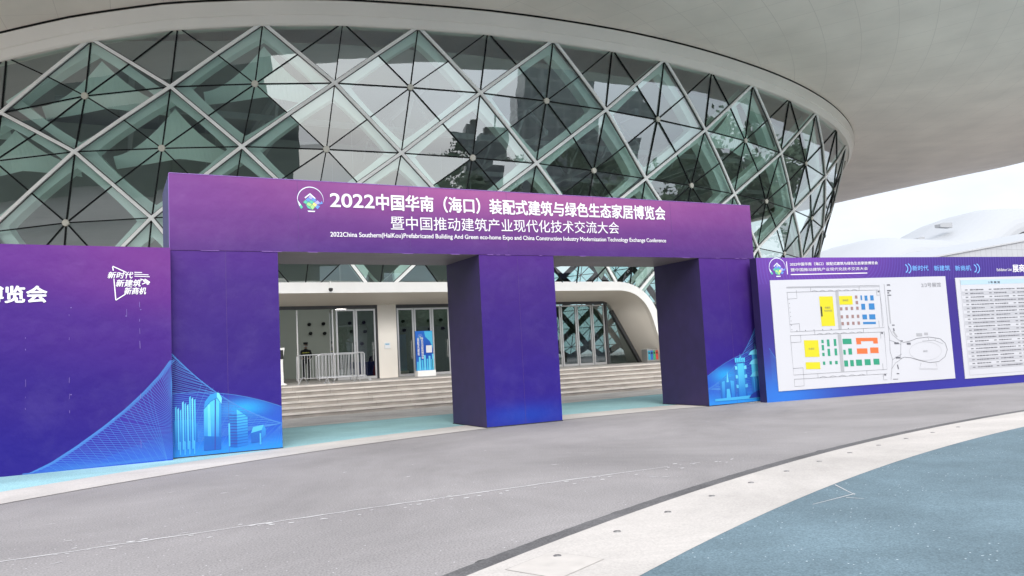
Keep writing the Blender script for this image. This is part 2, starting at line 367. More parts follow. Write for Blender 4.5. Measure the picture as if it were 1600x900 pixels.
for _ in range(26):
    x = rng.uniform(-1, 14); y = rng.uniform(7.6, 13.5)
    if math.hypot(x-KC[0], y-KC[1]) < KR[0]+.4: continue
    L = rng.uniform(.03, .16); a = rng.uniform(-.5, .5); wd = rng.uniform(.006, .016)
    dx, dy = math.cos(a)*L, math.sin(a)*L
    mb.face([(x, y, .004), (x+dx*.5, y+dy*.5-wd, .004), (x+dx, y+dy, .004), (x+dx*.4, y+dy*.4+wd, .004)])
for (a, b) in ((at(1305, 759, 2, 0), at(1336, 775, 2, 0)), (at(1336, 773, 2, 0), at(1270, 790, 2, 0)), (at(1322, 779, 2, 0), at(1350, 781, 2, 0))):
    d = np.array([-(b-a)[1], (b-a)[0], 0]); d = d/np.linalg.norm(d)*.007; z = np.array([0, 0, .0125])
    mb.face([a-d+z, b-d*.4+z, b+d*.4+z, a+d+z])
o = mb.build('scuff_marking', mat('scuff', (.52, .50, .49), .9)); o['kind'] = 'structure'
# broken asphalt edge against the kerb
mb = MB(); ang = rad(-26)
while ang < rad(-8):
    L = rng.uniform(.04, .30); wd = rng.uniform(.003, .012) if rng.random() < .85 else rng.uniform(.015, .04); n = 6
    o1 = [(KC[0]+(KR[0]+.002)*math.sin(ang+L/KR[0]*i/n), KC[1]+(KR[0]+.002)*math.cos(ang+L/KR[0]*i/n), .0045) for i in range(n+1)]
    o2 = [(KC[0]+(KR[0]+wd*math.sin(PI*i/n)*rng.uniform(.5, 1)+.003)*math.sin(ang+L/KR[0]*i/n), KC[1]+(KR[0]+wd*math.sin(PI*i/n)*rng.uniform(.5, 1)+.003)*math.cos(ang+L/KR[0]*i/n), .0045) for i in range(n+1)]
    mb.strip(o2, o1); ang += (L+rng.uniform(.02, .35))/KR[0]
o = mb.build('road_crack', mat('crack_dirt', (.045, .043, .042), .95)); o['kind'] = 'structure'
# access cover let into the cream path, and the row of flush studs
mb = MB(); c0 = np.array([*at(868, 884, 2, 0)[:2]]); a = .42; ca, sn = math.cos(a), math.sin(a)
def rp(u, v, z=.013): return (c0[0]+u*ca-v*sn, c0[1]+u*sn+v*ca, z)
Wd, Hd, e = .30, .25, .006
for (u0, u1, v0, v1) in ((-Wd, Wd, Hd-e, Hd), (-Wd, Wd, -Hd, -Hd+e), (-Wd, -Wd+e, -Hd+e, Hd-e), (Wd-e, Wd, -Hd+e, Hd-e)):
    mb.face([rp(u0, v0), rp(u1, v0), rp(u1, v1), rp(u0, v1)])
mb.face([rp(-Wd+e, -Hd+e, .0125), rp(Wd-e, -Hd+e, .0125), rp(Wd-e, Hd-e, .0125), rp(-Wd+e, Hd-e, .0125)], 1)
o = mb.build('access_cover', [mat('cover_rim', (.31, .285, .26), .9, noise=.3, nscale=9), mat('cover_fill', (.42, .385, .352), .9, noise=.08, nscale=5)]); tag(o, 'square access cover with a worn dark rim let into the cream band', 'access cover')
studs = []
for i in range(12):
    ang = rad(-25.3+i*1.47); r0 = KR[1]-.30
    x, y = KC[0]+r0*math.sin(ang), KC[1]+r0*math.cos(ang)
    if i == 0:
        b = MB(); b.tube([(0, 0, .0095), (0, 0, .017)], [.036, .030], 16); b.tube([(0, 0, .0172), (0, 0, .020)], [.012, .009], 10)
        o = b.build('ground_stud', mat('stud_metal', (.22, .21, .20), .45, metal=.6)); proto = o
    else:
        o = proto.copy(); C.objects.link(o)
    o.location = (x, y, 0); tag(o, 'small round grey stud set flush in the cream band', 'ground stud', 'round studs along the cream band')

# ------------------------------------------------------------------ the hall: glass drum under a wide shell
CX, CY, ZA = 19.0, 78.6, 11.0
def ss(a, b, x): t = min(1, max(0, (x-a)/(b-a))); return t*t*(3-2*t)
def kth(t): return .10+.24*ss(0, 42, t)+.05*(1-ss(-22, -8, t))
def ra(t): return 48.8-.9*ss(5, 42, t)
TH0 = [(0, -27.57), (.5, -23.77), (1, -20), (1.5, -16.27), (2, -12.63), (2.5, -8.99), (3, -5.38), (3.5, -1.64), (4, 2.14), (4.5, 5.89), (5, 9.92), (5.5, 14.18), (6, 19.1), (6.5, 24.01), (7, 30.2), (7.5, 36.8), (8, 43.3), (9, 56)]
TH1 = [(0, -28.1), (.5, -24.41), (1, -20.54), (1.5, -16.97), (2, -13.11), (2.5, -9.51), (3, -5.85), (3.5, -2.27), (4, 1.31), (4.5, 4.99), (5, 8.79), (5.5, 13.24), (6, 17.6), (6.5, 22.8), (7, 28.39), (7.5, 35.3), (8, 41.8), (9, 55)]
def ip(tab, k):
    if k < 0: return tab[0][1]+(k*7.45)
    if k > 9: return tab[-1][1]+(k-9)*7.45
    return float(np.interp(k, [a for a, b in tab], [b for a, b in tab]))
Z0 = [(-60, 9.9), (-27.57, 12.03), (-23.77, 12.54), (-20, 12.83), (-16.27, 12.97), (-12.63, 13.1), (-5.38, 13.06), (2.1, 12.9), (9.9, 12.72), (19, 12.63), (30, 12.7), (60, 12.9)]
Z1 = [(-60, 8.3), (-24.4, 10.43), (-17, 10.5), (-9.5, 10.32), (-2.27, 10.15), (5, 9.86), (13.2, 9.72), (23, 9.7), (35, 9.8), (60, 9.9)]
ZR = [(-60, 11.6), (-27.6, 13.87), (-23.8, 14.48), (-19.8, 14.95), (-16.1, 15.2), (-12.3, 15.4), (-5, 15.56), (2.8, 15.64), (12.8, 15.6), (22.6, 15.66), (30, 15.75), (39.7, 15.9), (60, 16.0), (180, 16.0)]
def tabi(tab, x): return float(np.interp(x, [a for a, b in tab], [b for a, b in tab]))
def S(td, z, off=0.0):
    t = rad(td); R = ra(td)+off+kth(td)*(z-ZA); return Vector((CX+R*math.sin(t), CY-R*math.cos(t), z))
def node(f, K):
    """facade grid node: level f (0 just under the rim, counted downwards), column K"""
    if f < 0:
        t = ip(TH0, K)+.45; return t, tabi(ZR, t)+.16
    if f == 0: t = ip(TH0, K); return t, tabi(Z0, t)
    t = ip(TH1, K)-.65*(f-1); z = tabi(Z1, t)
    if f > 1: z -= {2: 2.68, 3: 6.1, 4: 9.0, 5: 11.5}[f]
    return t, z

POD = .95
YF, YD = 30.4, 32.5
def prof_pts(pts, Y): return [(at(px, py, 1, Y)[0], at(px, py, 1, Y)[2]) for px, py in pts]
def rounded(x_c, x_top, x_bot, ztop, zbot, r, n=14):
    """right half outline from the top centre, round the corner, down the slanted side"""
    slope = (x_bot-x_top)/(ztop-zbot); d = Vector((slope, -1)).normalized()
    cr_ = Vector((x_top, ztop)); p0 = cr_+Vector((-r, 0)); p1 = cr_+d*r
    out_ = [(x_c, ztop)]
    for i in range(n+1):
        s_ = i/n; q = p0*(1-s_)**2+cr_*2*s_*(1-s_)+p1*s_**2; out_.append((q.x, q.y))
    for i in range(1, 9):
        s_ = i/8; q = p1+(Vector((x_bot, zbot))-p1)*s_; out_.append((q.x, q.y))
    return out_
XC = 11.0
o_pts = rounded(XC, at(1014, 441, 1, YF)[0], at(1052, 569, 1, YF)[0], at(930, 440, 1, YF)[2], POD-.02, 2.0)
i_pts = rounded(XC, at(1006, 454, 1, YF)[0], at(1042, 569, 1, YF)[0], at(930, 454, 1, YF)[2], POD-.02, 1.5)
d_pts = rounded(XC, at(950, 471, 1, YD)[0], at(1003, 565, 1, YD)[0], at(930, 471, 1, YD)[2], POD-.02, .45)
def full(h): return [(2*XC-x, z) for x, z in reversed(h)]+list(h)[1:]
O_, I_, D_ = full(o_pts), full(i_pts), full(d_pts)
def in_portal(p):
    if p[1] < YF or p[1] > 34.2: return False
    x, z = p[0], p[2]; ins = False; n = len(O_)
    for i in range(n):
        (xa, za), (xb, zb) = O_[i], O_[(i+1) % n]
        if (za > z) != (zb > z) and x < (xb-xa)*(z-za)/(zb-za)+xa: ins = not ins
    return ins
def cut_face(b, a, q, c_, depth=4):
    '''glass triangle trimmed where it would run through the entrance portal'''
    t_ = [in_portal(p) for p in (a, q, c_, (a+q)/2, (q+c_)/2, (a+c_)/2, (a+q+c_)/3)]
    if not any(t_): b.face([a, q, c_]); return
    if all(t_) or depth == 0: return
    m1, m2, m3 = (a+q)/2, (q+c_)/2, (a+c_)/2
    for tr in ((a, m1, m3), (m1, q, m2), (m3, m2, c_), (m1, m2, m3)): cut_face(b, *tr, depth-1)
def cut_bar(b, p, q, *a):
    if not any(in_portal(p+(q-p)*(i/12)) for i in range(13)): b.bar(p, q, *a); return
    run = None
    for i in range(25):
        out_ = i < 24 and not in_portal(p+(q-p)*((i+.5)/24))
        if out_ and run is None: run = i
        if not out_ and run is not None: b.bar(p+(q-p)*(run/24), p+(q-p)*(i/24), *a); run = None
hall = empty('convention_hall', (CX, CY, 0), 'huge round hall of diamond glass panes leaning outwards under a grey shell', 'convention hall')
capm, capd, ring_in, hubs_n = MB(), MB(), MB(), 0
win_list = []
levels = [(-1, [k for k in range(-1, 10)]), (0, [k+.5 for k in range(-2, 9)]), (1, [k for k in range(-1, 10)]), (2, [k+.5 for k in range(-2, 9)]), (3, [k for k in range(-1, 10)]), (4, [k+.5 for k in range(5, 9)])]
hub_me = None
def nrm(t):
    return Vector((math.sin(rad(t)), -math.cos(rad(t)), -kth(t))).normalized()
glass_parts = []
cap_done = set()
def cap(p, q, n):
    cut_bar(capm, p+n*.05, q+n*.05, .125, .11, n)
    cut_bar(capd, p+n*.012, q+n*.012, .185, .05, n)
for f, Ks in levels:
    for K in Ks:
        L, R_, T, B = node(f, K-.5), node(f, K+.5), node(f-1, K) if f >= 0 else None, node(f+1, K)
        c = node(f, K)
        half = f == -1
        lowcut = False
        def P(a): return S(a[0], a[1])
        corners = [P(L), P(B), P(R_)] if half else [P(L), P(B), P(R_), P(T)]
        pc = P(c); n = nrm(c[0])
        def mid(a, b): m_ = ((a[0]+b[0])/2, (a[1]+b[1])/2); return S(*m_)
        if half: rim_pts = [P(L), mid(L, B), P(B), mid(B, R_), P(R_)]
        elif lowcut: rim_pts = [P(R_), mid(R_, T), P(T), mid(T, L), P(L)]
        else: rim_pts = [P(L), mid(L, B), P(B), mid(B, R_), P(R_), mid(R_, T), P(T), mid(T, L)]
        closed = not (half or lowcut)
        if c[0] > 62 or c[0] < -46: continue
        pg = pc+n*rng.uniform(-.03, .012)      # each pane set sits a little differently, so its reflections break
        g_ = MB(); k = len(rim_pts)
        for i in range(k if closed else k-1):
            a, b = rim_pts[i], rim_pts[(i+1) % k]; cut_face(g_, pg, a, b)
        wo = g_.build('window', glass); adopt(hall, wo)
        mu = MB()
        for p in rim_pts: cut_bar(mu, pc+n*.02, p+n*.02, .046, .06, n)
        mo = mu.build('mullion', mullion_m); mo.parent = wo
        if in_portal(pc): continue
        if hub_me is None:
            hb = MB(); hb.tube([(0, 0, -.02), (0, 0, .06), (0, 0, .085)], [.135, .135, .11], 20)
            ho = hb.build('hub', mat('hub_cream', (.66, .63, .55), .4)); hub_me = ho.data
        else:
            ho = bpy.data.objects.new('hub', hub_me); C.objects.link(ho)
        ho.rotation_euler = n.to_track_quat('Z', 'Y').to_euler(); ho.location = pc+n*.03; ho.parent = wo
        # white cover strips on the diamond edges (each edge once: the two lower ones of every pane)
        edges = [(L, B), (B, R_)] if not lowcut else []
        if f == 0: edges += []
        for a, b in edges:
            m1 = mid(a, b); cap(P(a), m1, n); cap(m1, P(b), n)
        # broad pale steel ring behind the glass with a rounded opening
        if not half:
            def Q(u, v, off):   # u,v in diamond coordinates -1..1 : |u|+|v|<=1
                tt = c[0]+(R_[0]-c[0])*u if u > 0 else c[0]+(c[0]-L[0])*u
                top, bot = T, B
                zz = c[1]+(top[1]-c[1])*v if v > 0 else c[1]+(c[1]-bot[1])*v
                tt += ((top[0]-c[0]) if v > 0 else (bot[0]-c[0]))*abs(v)
                return S(tt, zz, off)
            outp, inp = [], []
            nn = 48
            for i in range(nn+1):
                a = 2*PI*i/nn; cu, su = math.cos(a), math.sin(a)
                s1 = 1/(abs(cu)+abs(su)); pw = 1.07
                s2 = .795/((abs(cu)**pw+abs(su)**pw)**(1/pw))
                outp.append((cu*s1, su*s1)); inp.append((cu*s2, su*s2))
            lim = (lambda q: (q[0], max(q[1], 0.0))) if lowcut else (lambda q: q)
            rng_i = [i for i in range(nn+1) if not lowcut or i <= nn//2]
            o1 = [Q(*outp[i], -.28) for i in rng_i]; i1 = [Q(*inp[i], -.28) for i in rng_i]
            i2 = [Q(inp[i][0]*1.02, inp[i][1]*1.02, -.85) for i in rng_i]; o2 = [Q(*outp[i], -.85) for i in rng_i]
            for A_, B_ in ((o1, i1), (i1, i2), (i2, o2)):
                for q_ in range(len(A_)-1):
                    fc = [A_[q_], A_[q_+1], B_[q_+1], B_[q_]]
                    if not any(in_portal(p) for p in fc): ring_in.face(fc)
o = capm.build('diagrid_cover', frame_white); adopt(hall, o)
o = capd.build('diagrid_gasket', dark_frame); adopt(hall, o)
o = ring_in.build('inner_frame', frame_inner); adopt(hall, o)

# far side of the glass drum, seen through the doors
rg, rm = MB(), MB()
for j in range(-1, 15):
    for f in range(0, 5):
        t = 100+j*7.4+(3.7 if f % 2 else 0); z = 13.2-f*2.68
        c_ = S(t, z); L, R_, T, B = S(t-3.7, z), S(t+3.7, z), S(t, min(z+2.68, 16)), S(t, max(z-2.68, .96))
        for a, b in ((L, T), (T, R_), (R_, B), (B, L)):
            rg.face([c_, a, b]); rm.bar(a, b, .75, .35, nrm(t)); rm.bar(c_, (a+b)/2, .08, .08, nrm(t))
        for a in (L, R_, T, B): rm.bar(c_, a, .08, .08, nrm(t))
o = rg.build('rear_glass_wall', glass_mat('rear_glass', (.62, .86, .88), .08)); adopt(hall, o)
o = rm.build('rear_frame', mat('rear_steel', (.10, .11, .11), .6)); adopt(hall, o)

# fascia ring over the glass, shadow gap, then the shell
TS = [t for t in np.arange(-70, 70.1, 1.0)]+[t for t in np.arange(72.5, 287.6, 2.5)]+[290.0]
def norm180(t): return t-360 if t > 180 else t
RIM_PTS = None
def ringpt(t, dr, dz):
    tt = norm180(t); zr = tabi(ZR, tt); R = ra(tt)+kth(tt)*(zr-ZA)+dr; a = rad(tt)
    return Vector((CX+R*math.sin(a), CY-R*math.cos(a), zr+dz))
sections = [(-.30, .02), (.16, .02), (.22, -.03), (.30, .02), (.44, .28), (.50, .30), (.62, .70), (.66, .80), (.58, .86)]
fb = MB(); rows_ = [[ringpt(t, dr, dz) for t in TS] for dr, dz in sections]
for A, B_ in zip(rows_[:-1], rows_[1:]): fb.strip(A, B_)
o = fb.build('fascia_ring', mat('fascia_paint', (.88, .83, .765), .45, noise=.03, nscale=.4)); adopt(hall, o)
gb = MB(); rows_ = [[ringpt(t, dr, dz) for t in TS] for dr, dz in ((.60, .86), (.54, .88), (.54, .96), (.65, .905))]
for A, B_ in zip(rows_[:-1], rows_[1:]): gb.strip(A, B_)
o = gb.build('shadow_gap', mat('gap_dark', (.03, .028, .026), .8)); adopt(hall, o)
# outer edge of the shell in plan (angle, radius, height), unseen left dipped to darken reflections
E_ = [(-180, 62, 21), (-120, 64, 17), (-80, 66, 12.8), (-42, 67, 12.6), (-26, 66, 14.2), (-12, 65, 16.5), (0, 63.5, 17.0), (18, 61.4, 17.0), (30, 63.4, 16.9), (44, 67.6, 16.7), (56, 69.4, 17.2), (69, 69.6, 19.0), (82, 69.0, 20.6), (110, 66, 21.5), (150, 62, 21.5), (180, 62, 21)]
_et = np.array([e_[0] for e_ in E_], float)
def edge(t):
    tt = norm180(t)
    def sm(col):
        y = np.array([e_[col] for e_ in E_], float); acc = 0; wsum = 0
        for d in (-9, -6, -3, 0, 3, 6, 9):
            wgt = math.exp(-(d/6)**2); q = norm180(tt+d) if abs(tt+d) <= 180 else tt+d-math.copysign(360, tt+d)
            acc += wgt*np.interp(q, _et, y); wsum += wgt
        return acc/wsum
    return sm(1), sm(2)
sf = MB(); prof = []
NP = 22
for i in range(NP+1):
    s_ = i/NP; row = []
    for t in TS:
        a0 = ringpt(t, .65, .905); r1, z1 = edge(t); a = rad(norm180(t)); r0 = math.hypot(a0.x-CX, a0.y-CY)
        r = r0+(r1-r0)*s_; z = a0.z+(z1-a0.z)*(s_**1.35) - .30*math.sin(PI*s_)
        row.append(Vector((CX+r*math.sin(a), CY-r*math.cos(a), z)))
    prof.append(row)
for (dr, dz) in ((.18, .10), (.26, .28), (.20, .50), (-.2, .75), (-3, 1.6), (-10, 3.4), (-22, 5.6), (-40, 7.2)):
    row = []
    for t in TS:
        r1, z1 = edge(t); a = rad(norm180(t)); row.append(Vector((CX+(r1+dr)*math.sin(a), CY-(r1+dr)*math.cos(a), z1+dz)))
    prof.append(row)
for A, B_ in zip(prof[:-1], prof[1:]): sf.strip(A, B_)
sf.face(list(prof[-1][:-1]))
shell_m = panel_mat('shell_cladding', (.85, .785, .71), (.71, .65, .59), 26.0, .55, rough=.38, polar=(CX, CY), jw=.014, noise=.08)
o = sf.build('shell_roof', shell_m, smooth=True); adopt(hall, o)

# podium floor inside and out, with the broad steps in front
POD = .95; NS = 6; SY = 25.25; TR = .46
mb = MB(); ey = SY+NS*TR
mb.box(-40, 75, ey-.001, 130, -.2, POD)
o = mb.build('podium', mat('podium_stone', (.40, .375, .35), .7, noise=.10, nscale=1.5)); adopt(hall, o)
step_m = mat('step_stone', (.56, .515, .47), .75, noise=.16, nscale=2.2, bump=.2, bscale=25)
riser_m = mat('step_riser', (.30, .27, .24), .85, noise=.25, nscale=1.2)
st = empty('entrance_steps', (12, SY, 0), 'broad flight of weathered pale stone steps up to the entrance', 'steps')
mb = MB()
rise = POD/NS
for i in range(NS):
    y0 = SY+i*TR; z1 = rise*(i+1) - (.0 if i < NS-1 else -.004)
    x = -40.0
    while x < 75:
        L = 1.2; gp = .006
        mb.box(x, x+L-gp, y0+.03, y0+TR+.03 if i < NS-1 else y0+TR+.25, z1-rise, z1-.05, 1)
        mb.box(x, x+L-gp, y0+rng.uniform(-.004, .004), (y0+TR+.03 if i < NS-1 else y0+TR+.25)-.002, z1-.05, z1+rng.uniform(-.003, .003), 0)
        x += L
o = mb.build('stone_treads', [step_m, riser_m]); adopt(st, o)

# entrance portal: white rounded hood, cream reveal
portal = MB()
def row3(p, y): return [(x, y, z) for x, z in p]
portal.strip(row3(O_, YF), row3(I_, YF)); portal.strip(row3(O_, YF), row3(O_, 34.2))
po = portal.build('entrance_portal', white_paint); adopt(hall, po)
rv = MB(); Imid = [(x*.55+a*.45, z*.5+b*.5) for (x, z), (a, b) in zip(I_, D_)]
rv.strip(row3(I_, YF+.002), row3([(x*.97+a*.03, z*.97+b*.03) for (x, z), (a, b) in zip(I_, D_)], YF+.25))
def rsec(k, y): return row3([(x*(1-k)+a*k, z*(1-k)+b*k) for (x, z), (a, b) in zip(I_, D_)], y)
for q_ in range(12):
    k0, k1 = .03+.97*q_/12, .03+.97*(q_+1)/12; rv.strip(rsec(k0, YF+.25+(YD-YF-.25)*q_/12), rsec(k1, YF+.25+(YD-YF-.25)*(q_+1)/12))
ro = rv.build('reveal', cream_wall, smooth=True); ro.parent = po
# white wall piers between the door sets
piers = [(593, 622), (764, 800)]
ztop = D_[len(D_)//2][1]
for a, b in piers:
    xa, xb = at(a, 590, 1, YD)[0], at(b, 590, 1, YD)[0]; pm = MB(); pm.box(xa, xb, YD-.05, YD+.45, POD, ztop+.1)
    o = pm.build('wall_pier', mat('pier_white', (.80, .75, .67), .55, noise=.03, nscale=1)); adopt(hall, o)
xs_switch = at(605, 540, 1, YD-.06)
mb = MB(); mb.box(xs_switch[0]-.13, xs_switch[0]+.13, YD-.085, YD-.052, xs_switch[2]-.13, xs_switch[2]+.13)
mb.box(xs_switch[0]-.09, xs_switch[0]+.09, YD-.09, YD-.0855, xs_switch[2]+.03, xs_switch[2]+.09, 1)
o = mb.build('wall_notice', [mat('plastic_white', (.75, .76, .76), .4), mat('notice_blue', (.25, .45, .6), .5)]); tag(o, 'small square white notice with a pale blue bar on the pier beside the doors', 'wall notice')

# doors: frame, leaves
def door_set(x0, x1, stiles, gap=None):
    fr = MB(); fr.box(x0-.07, x0, YD-.02, YD+.14, POD, ztop); fr.box(x1, x1+.07, YD-.02, YD+.14, POD, ztop); fr.box(x0-.07, x1+.07, YD-.021, YD+.141, ztop-.14, ztop+.001)
    o = fr.build('door_frame', dark_frame); adopt(hall, o); return o
def leaf(x0, x1, y, rz=0, hinge=None):
    """one tall glass leaf in an aluminium frame with a pull handle"""
    wdt = x1-x0; h = ztop-.16-POD-.01; b = MB(); s_ = .07
    b.box(0, s_, -.025, .025, 0, h); b.box(wdt-s_, wdt, -.025, .025, 0, h); b.box(s_, wdt-s_, -.0249, .0249, 0, .11); b.box(s_, wdt-s_, -.0249, .0249, h-.07, h)
    o = b.build('door', alu); o.location = (x0, y, POD+.01); o.rotation_euler = (0, 0, rz); adopt(hall, o)
    gl = MB(); gl.box(s_-.01, wdt-s_+.01, -.006, .006, .10, h-.06); q = gl.build('pane', door_glass); q.parent = o
    hd = MB(); hd.tube([(wdt-.16, -.09, .75), (wdt-.16, -.09, 1.55)], .016, 8); hd.tube([(wdt-.16, -.09, .85), (wdt-.16, -.02, .85)], .01, 6); hd.tube([(wdt-.16, -.09, 1.45), (wdt-.16, -.02, 1.45)], .01, 6)
    q = hd.build('handle', steel); q.parent = o
    return o
def X(px): return at(px, 560, 1, YD)[0]
door_set(X(408), X(590), [])
for a, b in ((527, 557), (558, 589)): leaf(X(a), X(b), YD+.06)
for a, b, rz in ((409, 438, 0), (466, 495, rad(78)), (522, 551, rad(84))): leaf(X(a), X(b), YD+.06, rz)
door_set(X(622), X(762), [])
for a, b in ((623, 649), (650, 677), (678, 705), (706, 733), (734, 761)): leaf(X(a), X(b), YD+.06)
xr = X(802)
fr = MB(); fr.box(xr-.07, xr, YD-.02, YD+.14, POD, ztop); fr.box(xr-.07, D_[-14][0]-.1, YD-.021, YD+.141, ztop-.12, ztop+.001)
xe = at(950, 560, 1, YD)[0]; fr.box(xe-.02, xe+.09, YD-.03, YD+.12, POD, ztop-.12)
fr.bar((D_[-9][0]-.06, YD+.04, D_[-9][1]-.1), (D_[-1][0]-.08, YD+.04, POD), .16, .18, (0, 1, 0))
o = fr.build('door_frame', dark_frame); adopt(hall, o)
for a, b in ((803, 827), (828, 853), (854, 880), (881, 905), (906, 929), (930, 949)): leaf(X(a), X(b), YD+.06)
tri = MB(); tri.prism([(xe+.09, POD), (D_[-1][0]-.1, POD), (D_[-9][0]-.1, D_[-9][1]-.1), (xe+.09, ztop-.12)], YD+.05, YD+.06)
o = tri.build('side_light', door_glass); adopt(hall, o)

# inside: grey hall wall with jet nozzles, dark ceiling, floor is the podium
iw = MB(); iw.box(-30, 21.0, 46.0, 46.4, POD, 15.0); iw.box(20.6, 21.0, 46.4, 62, POD, 13)
o = iw.build('inner_wall', mat('inner_grey', (.42, .43, .39), .8)); adopt(hall, o)
nz_ = MB()
for (px, py) in ((483, 507), (505, 506), (485, 521), (507, 521), (546, 505), (568, 504), (549, 518), (570, 518), (629, 502), (631, 516), (669, 501), (671, 514), (688, 500), (691, 513), (554, 536), (565, 537)):
    p = at(px, py, 1, 45.98); nz_.tube([(p[0], 46.02, p[2]), (p[0], 45.85, p[2]), (p[0], 45.70, p[2])], [.10, .10, .06], 12)
o = nz_.build('air_nozzle', mullion_m); adopt(hall, o)
ce = MB()
for x in np.arange(-12, 58, 6.5):
    hw = math.sqrt(max(1, 44**2-(x-CX)**2)); ya, yb = CY-hw, CY+hw
    ce.bar((x, ya, 15.2), (x, yb, 15.2), .25, .35); ce.bar((x, ya, 13.2), (x, yb, 13.2), .18, .25)
    for y in np.arange(ya, ya+38, 4): ce.bar((x, y, 13.2), (x, y+2, 15.2), .12, .12, (1, 0, 0)); ce.bar((x, y+2, 15.2), (x, y+4, 13.2), .12, .12, (1, 0, 0))
for y in np.arange(40, 74, 8):
    hw = math.sqrt(max(1, 44**2-(y-CY)**2)); ce.bar((CX-hw, y, 14.3), (CX+hw, y, 14.3), .2, .3)
o = ce.build('roof_truss', mat('truss_grey', (.55, .57, .57), .6)); adopt(hall, o)
cl = MB(); cl.face([(CX+47*math.sin(rad(a)), CY-47*math.cos(rad(a)), 15.6) for a in range(0, 360, 6)])
o = cl.build('inner_ceiling', mat('ceiling_dark', (.42, .43, .42), .9)); adopt(hall, o)

lamp_m = bpy.data.materials.new('lamp_glow'); lamp_m.use_nodes = True
_b = lamp_m.node_tree.nodes['Principled BSDF']; _b.inputs['Emission Color'].default_value = (1, .96, .90, 1); _b.inputs['Emission Strength'].default_value = 9.0
lamp_proto = None
_l0 = at(533, 483, 1, 43.0)
for i, (x, y, z) in enumerate([(float(_l0[0]), 43.0, float(_l0[2]))]+[(x, y, 7.6) for y in (38.0, 42.0) for x in (4.5, 11, 17.5, 24)]):  # one lamp is in view; the rest are added unseen as fill light
    if lamp_proto is None:
        lamp_proto = empty('hall_and_fill_lamp', (0, 0, 0), 'round white lamp hanging inside the hall, copies added out of view as fill light', 'ceiling lamp', group='round lamps hanging inside the hall')
        b = MB(); b.tube([(0, 0, .02), (0, 0, .22), (0, 0, .40)], [.33, .32, .10], 20); b.tube([(0, 0, .40), (0, 0, 6.5)], .015, 6); b.build('housing', mat('lamp_housing', (.5, .5, .5), .5), lamp_proto)
        b = MB(); b.tube([(0, 0, 0), (0, 0, .018)], .30, 20); b.build('diffuser', lamp_m, lamp_proto); o = lamp_proto
    else: o = copy_tree(lamp_proto)
    o.location = (x, y, z)

# pale green three-cornered panels set inside some diamonds
pale_m = mat('pale_panel_green', (.84, .94, .88), .8, noise=.05, nscale=.5)
SA = [(0, -.5, 'far left'), (0, .5, ''), (0, 1.5, ''), (1, 0, ''), (1, 1, ''), (0, 5.5, ''), (2, -.5, '')]
lab = {(0, -.5): 'pale green panel inside the diamond cut by the frame edge, upper row', (0, .5): 'pale green panel inside the leftmost whole diamond below the fascia', (0, 1.5): 'pale green panel inside the tall diamond above the banner corner', (1, 0): 'pale green panel inside the second-row diamond cut by the frame edge', (1, 1): 'pale green panel inside the diamond straight above the left board emblem', (0, 5.5): 'pale green panel inside the diamond above the right end of the banner', (2, -.5): 'pale green panel low behind the glass over the left board'}
for f, K, _ in SA[:6]:
    c, L, R_, T = node(f, K), node(f, K-.5), node(f, K+.5), node(f-1, K)
    n_ = 14; left, right, base = [], [], []
    top = S(c[0]+.15*(T[0]-c[0])+.35, c[1]+.74*(T[1]-c[1]), -1.1)
    for i in range(n_+1):
        s_ = i/n_
        cur = s_**1.9
        zz = c[1]+(1-cur)*.74*(T[1]-c[1])*(1-s_)**.55 + .05
        left.append(S(c[0]+.35-(c[0]-L[0])*.78*s_, c[1]+.74*(T[1]-c[1])*(1-s_)**1.7+.10*(1-s_), -1.0))
        right.append(S(c[0]+.35+(R_[0]-c[0])*.78*s_, c[1]+.74*(T[1]-c[1])*(1-s_)**1.7+.10*(1-s_), -1.0))
    b = MB(); m_ = 8
    for side in (left, right):
        low = [S(c[0]+.35+((-(c[0]-L[0]) if side is left else (R_[0]-c[0]))*.78*(i/n_)), c[1]-.10-.35*(i/n_)**1.5, -1.25-.2*math.sin(PI*i/n_)) for i in range(n_+1)]
        b.strip(side, low)
    o = b.build('pale_panel', pale_m); tag(o, lab[(f, K)], 'cloth sail', 'pale panels inside the glass')

# security camera over the doors
p = at(514, 444, 1, YF-.02)
sc_ = empty('security_camera', (p[0], YF-.03, p[2]), 'small black dome camera hanging on a thin bracket from the white hood', 'security camera')
b = MB(); b.tube([(0, .02, .05), (0, -.22, .08), (0, -.24, -.18)], .013, 6); b.build('bracket', frame_white, sc_)
b = MB(); b.tube([(0, -.24, -.18), (0, -.24, -.24), (0, -.24, -.29), (0, -.24, -.32)], [.075, .085, .065, .02], 12); b.build('dome', black, sc_)

# ------------------------------------------------------------------ expo gate
GY, GD = 16.2, 1.98
GX = [1.044, 3.072, 7.593, 9.588, 14.117, 16.105]; GT, GB = 5.478, 3.972
PR = lambda *c: tuple(c)
beam_m = print_mat('gate_beam_print', [(0, (0.0636, 0.0236, 0.1461)), (.35, (0.0914, 0.0288, 0.1594)), (.8, (0.1412, 0.0393, 0.1815)), (1, (0.1661, 0.0471, 0.1904))],
                   glow=[(8.9, 5.75, 4.6, .85, (0.3101, 0.0890, 0.2303), .95), (1.2, 5.1, 1.6, 1.0, (0.1328, 0.0393, 0.1948), .6)], zmin=3.97, zmax=5.48)
pil_m = print_mat('gate_pillar_print', [(0, (0.0175, 0.0192, 0.2082)), (.07, (0.0175, 0.0149, 0.1984)), (.2, (0.0224, 0.0115, 0.1637)), (.55, (0.0310, 0.0128, 0.1437)), (.8, (0.0424, 0.0154, 0.1488)), (1, (0.0598, 0.0183, 0.1637))], zmin=0, zmax=3.98,
                  glow=[(8.6, .22, 1.0, .22, (0.0099, 0.0426, 0.3074), .7)])
